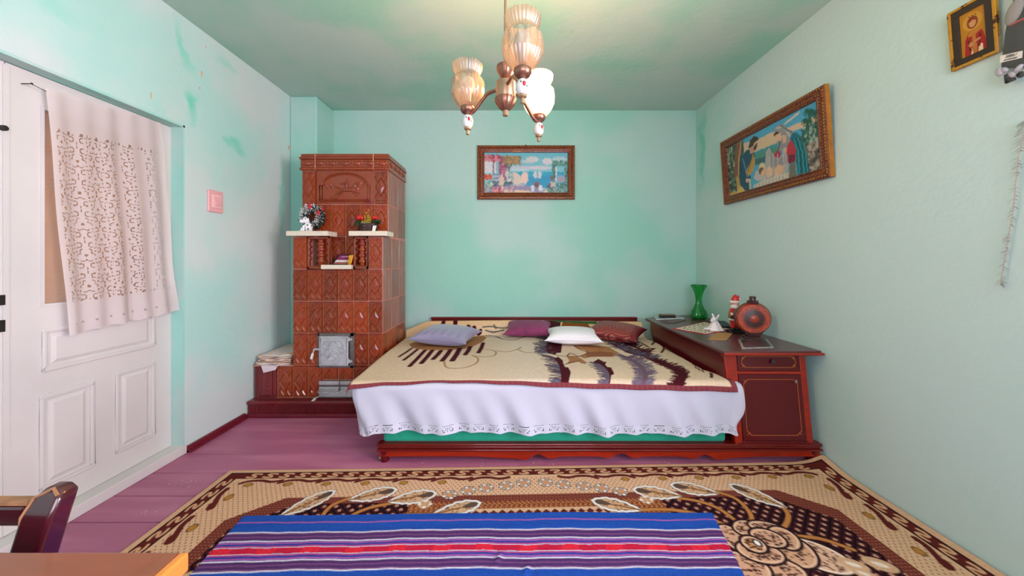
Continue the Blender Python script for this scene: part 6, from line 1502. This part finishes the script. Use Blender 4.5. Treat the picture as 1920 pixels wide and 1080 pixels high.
for (px, py, L_) in ((935, 1047, .03), (988, 1068, .028)):
    cx_, cy_ = onz(px, py, .018); Z += .008*np.exp(-((X-cx_-(Y-cy_)*.3)/.012)**2-((Y-cy_)/L_)**2)
ed = (R.A < .001) | (R.A > .999) | (R.B < .001) | (R.B > RD-.001); Z[ed] -= .004
Z = np.maximum(Z, .0145)
tag(ob('striped_runner', grid_mesh('striped_runner', np.stack([X, Y, Z], -1), mat('woven_rag_rug', '#ffffff', .9, attr='pattern', bump=.35, bscale=220, spec=.1, stretch=(.25, 1, 1)), R.c)), 'blue runner rug with purple red and white stripes lying on the carpet', 'rug')

# ------------------------------------------------------------------ table and chair at the lower left
M_TBL = mat('honey_veneer', '#9c5230', .3, var=.3, vscale=3, stretch=(2, 10, 1), coat=.4, col2='#7a3c22', contrast=(.45, .75)); M_TBE = mat('orange_edge_band', '#d98334', .35, var=.1, vscale=10, coat=.3)
tb = thing('wooden_table', 'honey brown veneered table with pale orange edge at the lower left', 'table', (-.95, .22, 0))
TX1, TY1 = -.497, .549
m = MB(); m.box(-1.40, TX1-.014, -.10, TY1, .722, .75); m.build('table_top', M_TBL, tb, bevel=.002)
m = MB(); m.box(TX1-.014, TX1, -.10, TY1, .722, .7505); m.build('edge_band', M_TBE, tb, bevel=.003)
for (x, y) in ((-1.35, -.05), (-1.35, .50), (-.55, -.05), (-.55, .50)):
    m = MB(); m.hexa([(x-.018, y-.018, .0128), (x+.018, y-.018, .0128), (x+.018, y+.018, .0128), (x-.018, y+.018, .0128)], [(x-.026, y-.026, .722), (x+.026, y-.026, .722), (x+.026, y+.026, .722), (x-.026, y+.026, .722)]); m.build('leg', M_TBL, tb, bevel=.003)
m = MB(); m.box(-1.34, -.56, .485, .505, .63, .722); m.box(-1.34, -.56, -.055, -.035, .63, .722); m.box(-1.36, -1.34, -.05, .50, .63, .722); m.box(-.56, -.54, -.05, .50, .63, .722); m.build('apron', M_TBL, tb)
M_CHR = mat('dark_red_lacquer', '#4a0f1c', .22, var=.25, vscale=8, coat=.7, col2='#2a0a10', contrast=(.5, .8)); M_WORN = mat('worn_wood_edge', '#9a6a48', .6, var=.3, vscale=30)
cr = thing('wooden_chair', 'dark red lacquered wooden chair with worn edges tucked behind the table', 'chair', (-1.07, .45, 0))
YC = .635
def post(x, sgn):
    m = MB(); pf = [(x-.030*sgn, .40, YC-.03), (x-.012*sgn, .62, YC-.012), (x, .742, YC+.012), (x+.006*sgn, .772, YC+.022), (x+.004*sgn, .786, YC+.026)]
    w = [.024, .026, .028, .024, .012]; d = [.020, .020, .019, .017, .012]
    vs_ = []; 
    for (p, a, c) in zip(pf, w, d): vs_ += [(p[0]-a, p[2]-c, p[1]), (p[0]+a, p[2]-c, p[1]), (p[0]+a, p[2]+c, p[1]), (p[0]-a, p[2]+c, p[1])]
    fs_ = [(0, 3, 2, 1), (16, 17, 18, 19)]
    for j in range(4):
        for k in range(4): fs_.append((j*4+k, j*4+(k+1) % 4, j*4+4+(k+1) % 4, j*4+4+k))
    m.add(vs_, fs_); m.build('back_post', M_CHR, cr, bevel=.007, seg=3, smooth=35)
    m = MB(); m.tube([(x-.027*1, YC-.010, .66), (x-.024, YC-.005, .745), (x-.016, YC+.006, .772), (x+.012, YC+.012, .786), (x+.024, YC+.008, .775)], .0028, 5); m.build('worn_edge', M_WORN, cr)
post(-.845, 1); post(-1.30, -1)
m = MB(); m.box(-1.29, -.868, YC-.002, YC+.022, .725, .762); m.build('top_rail', M_CHR, cr, bevel=.006)
m = MB(); m.box(-1.29, -.868, YC+.000, YC+.020, .765-.003, .767); m.build('worn_edge', M_WORN, cr)
m = MB(); m.box(-1.29, -.87, YC-.015, YC+.005, .56, .62); m.build('lower_rail', M_CHR, cr, bevel=.005)
m = MB(); m.box(-1.30, -.85, .19, .63, .42, .45); m.build('seat', M_CHR, cr, bevel=.01)
for (x, y) in ((-1.28, .21), (-.87, .21), (-1.28, .605), (-.87, .605)):
    m = MB(); m.box(x-.018, x+.018, y-.018, y+.018, .0128, .42); m.build('leg', M_CHR, cr, bevel=.003)

for e in _roots:
    if '_inv' in e: del e['_inv']
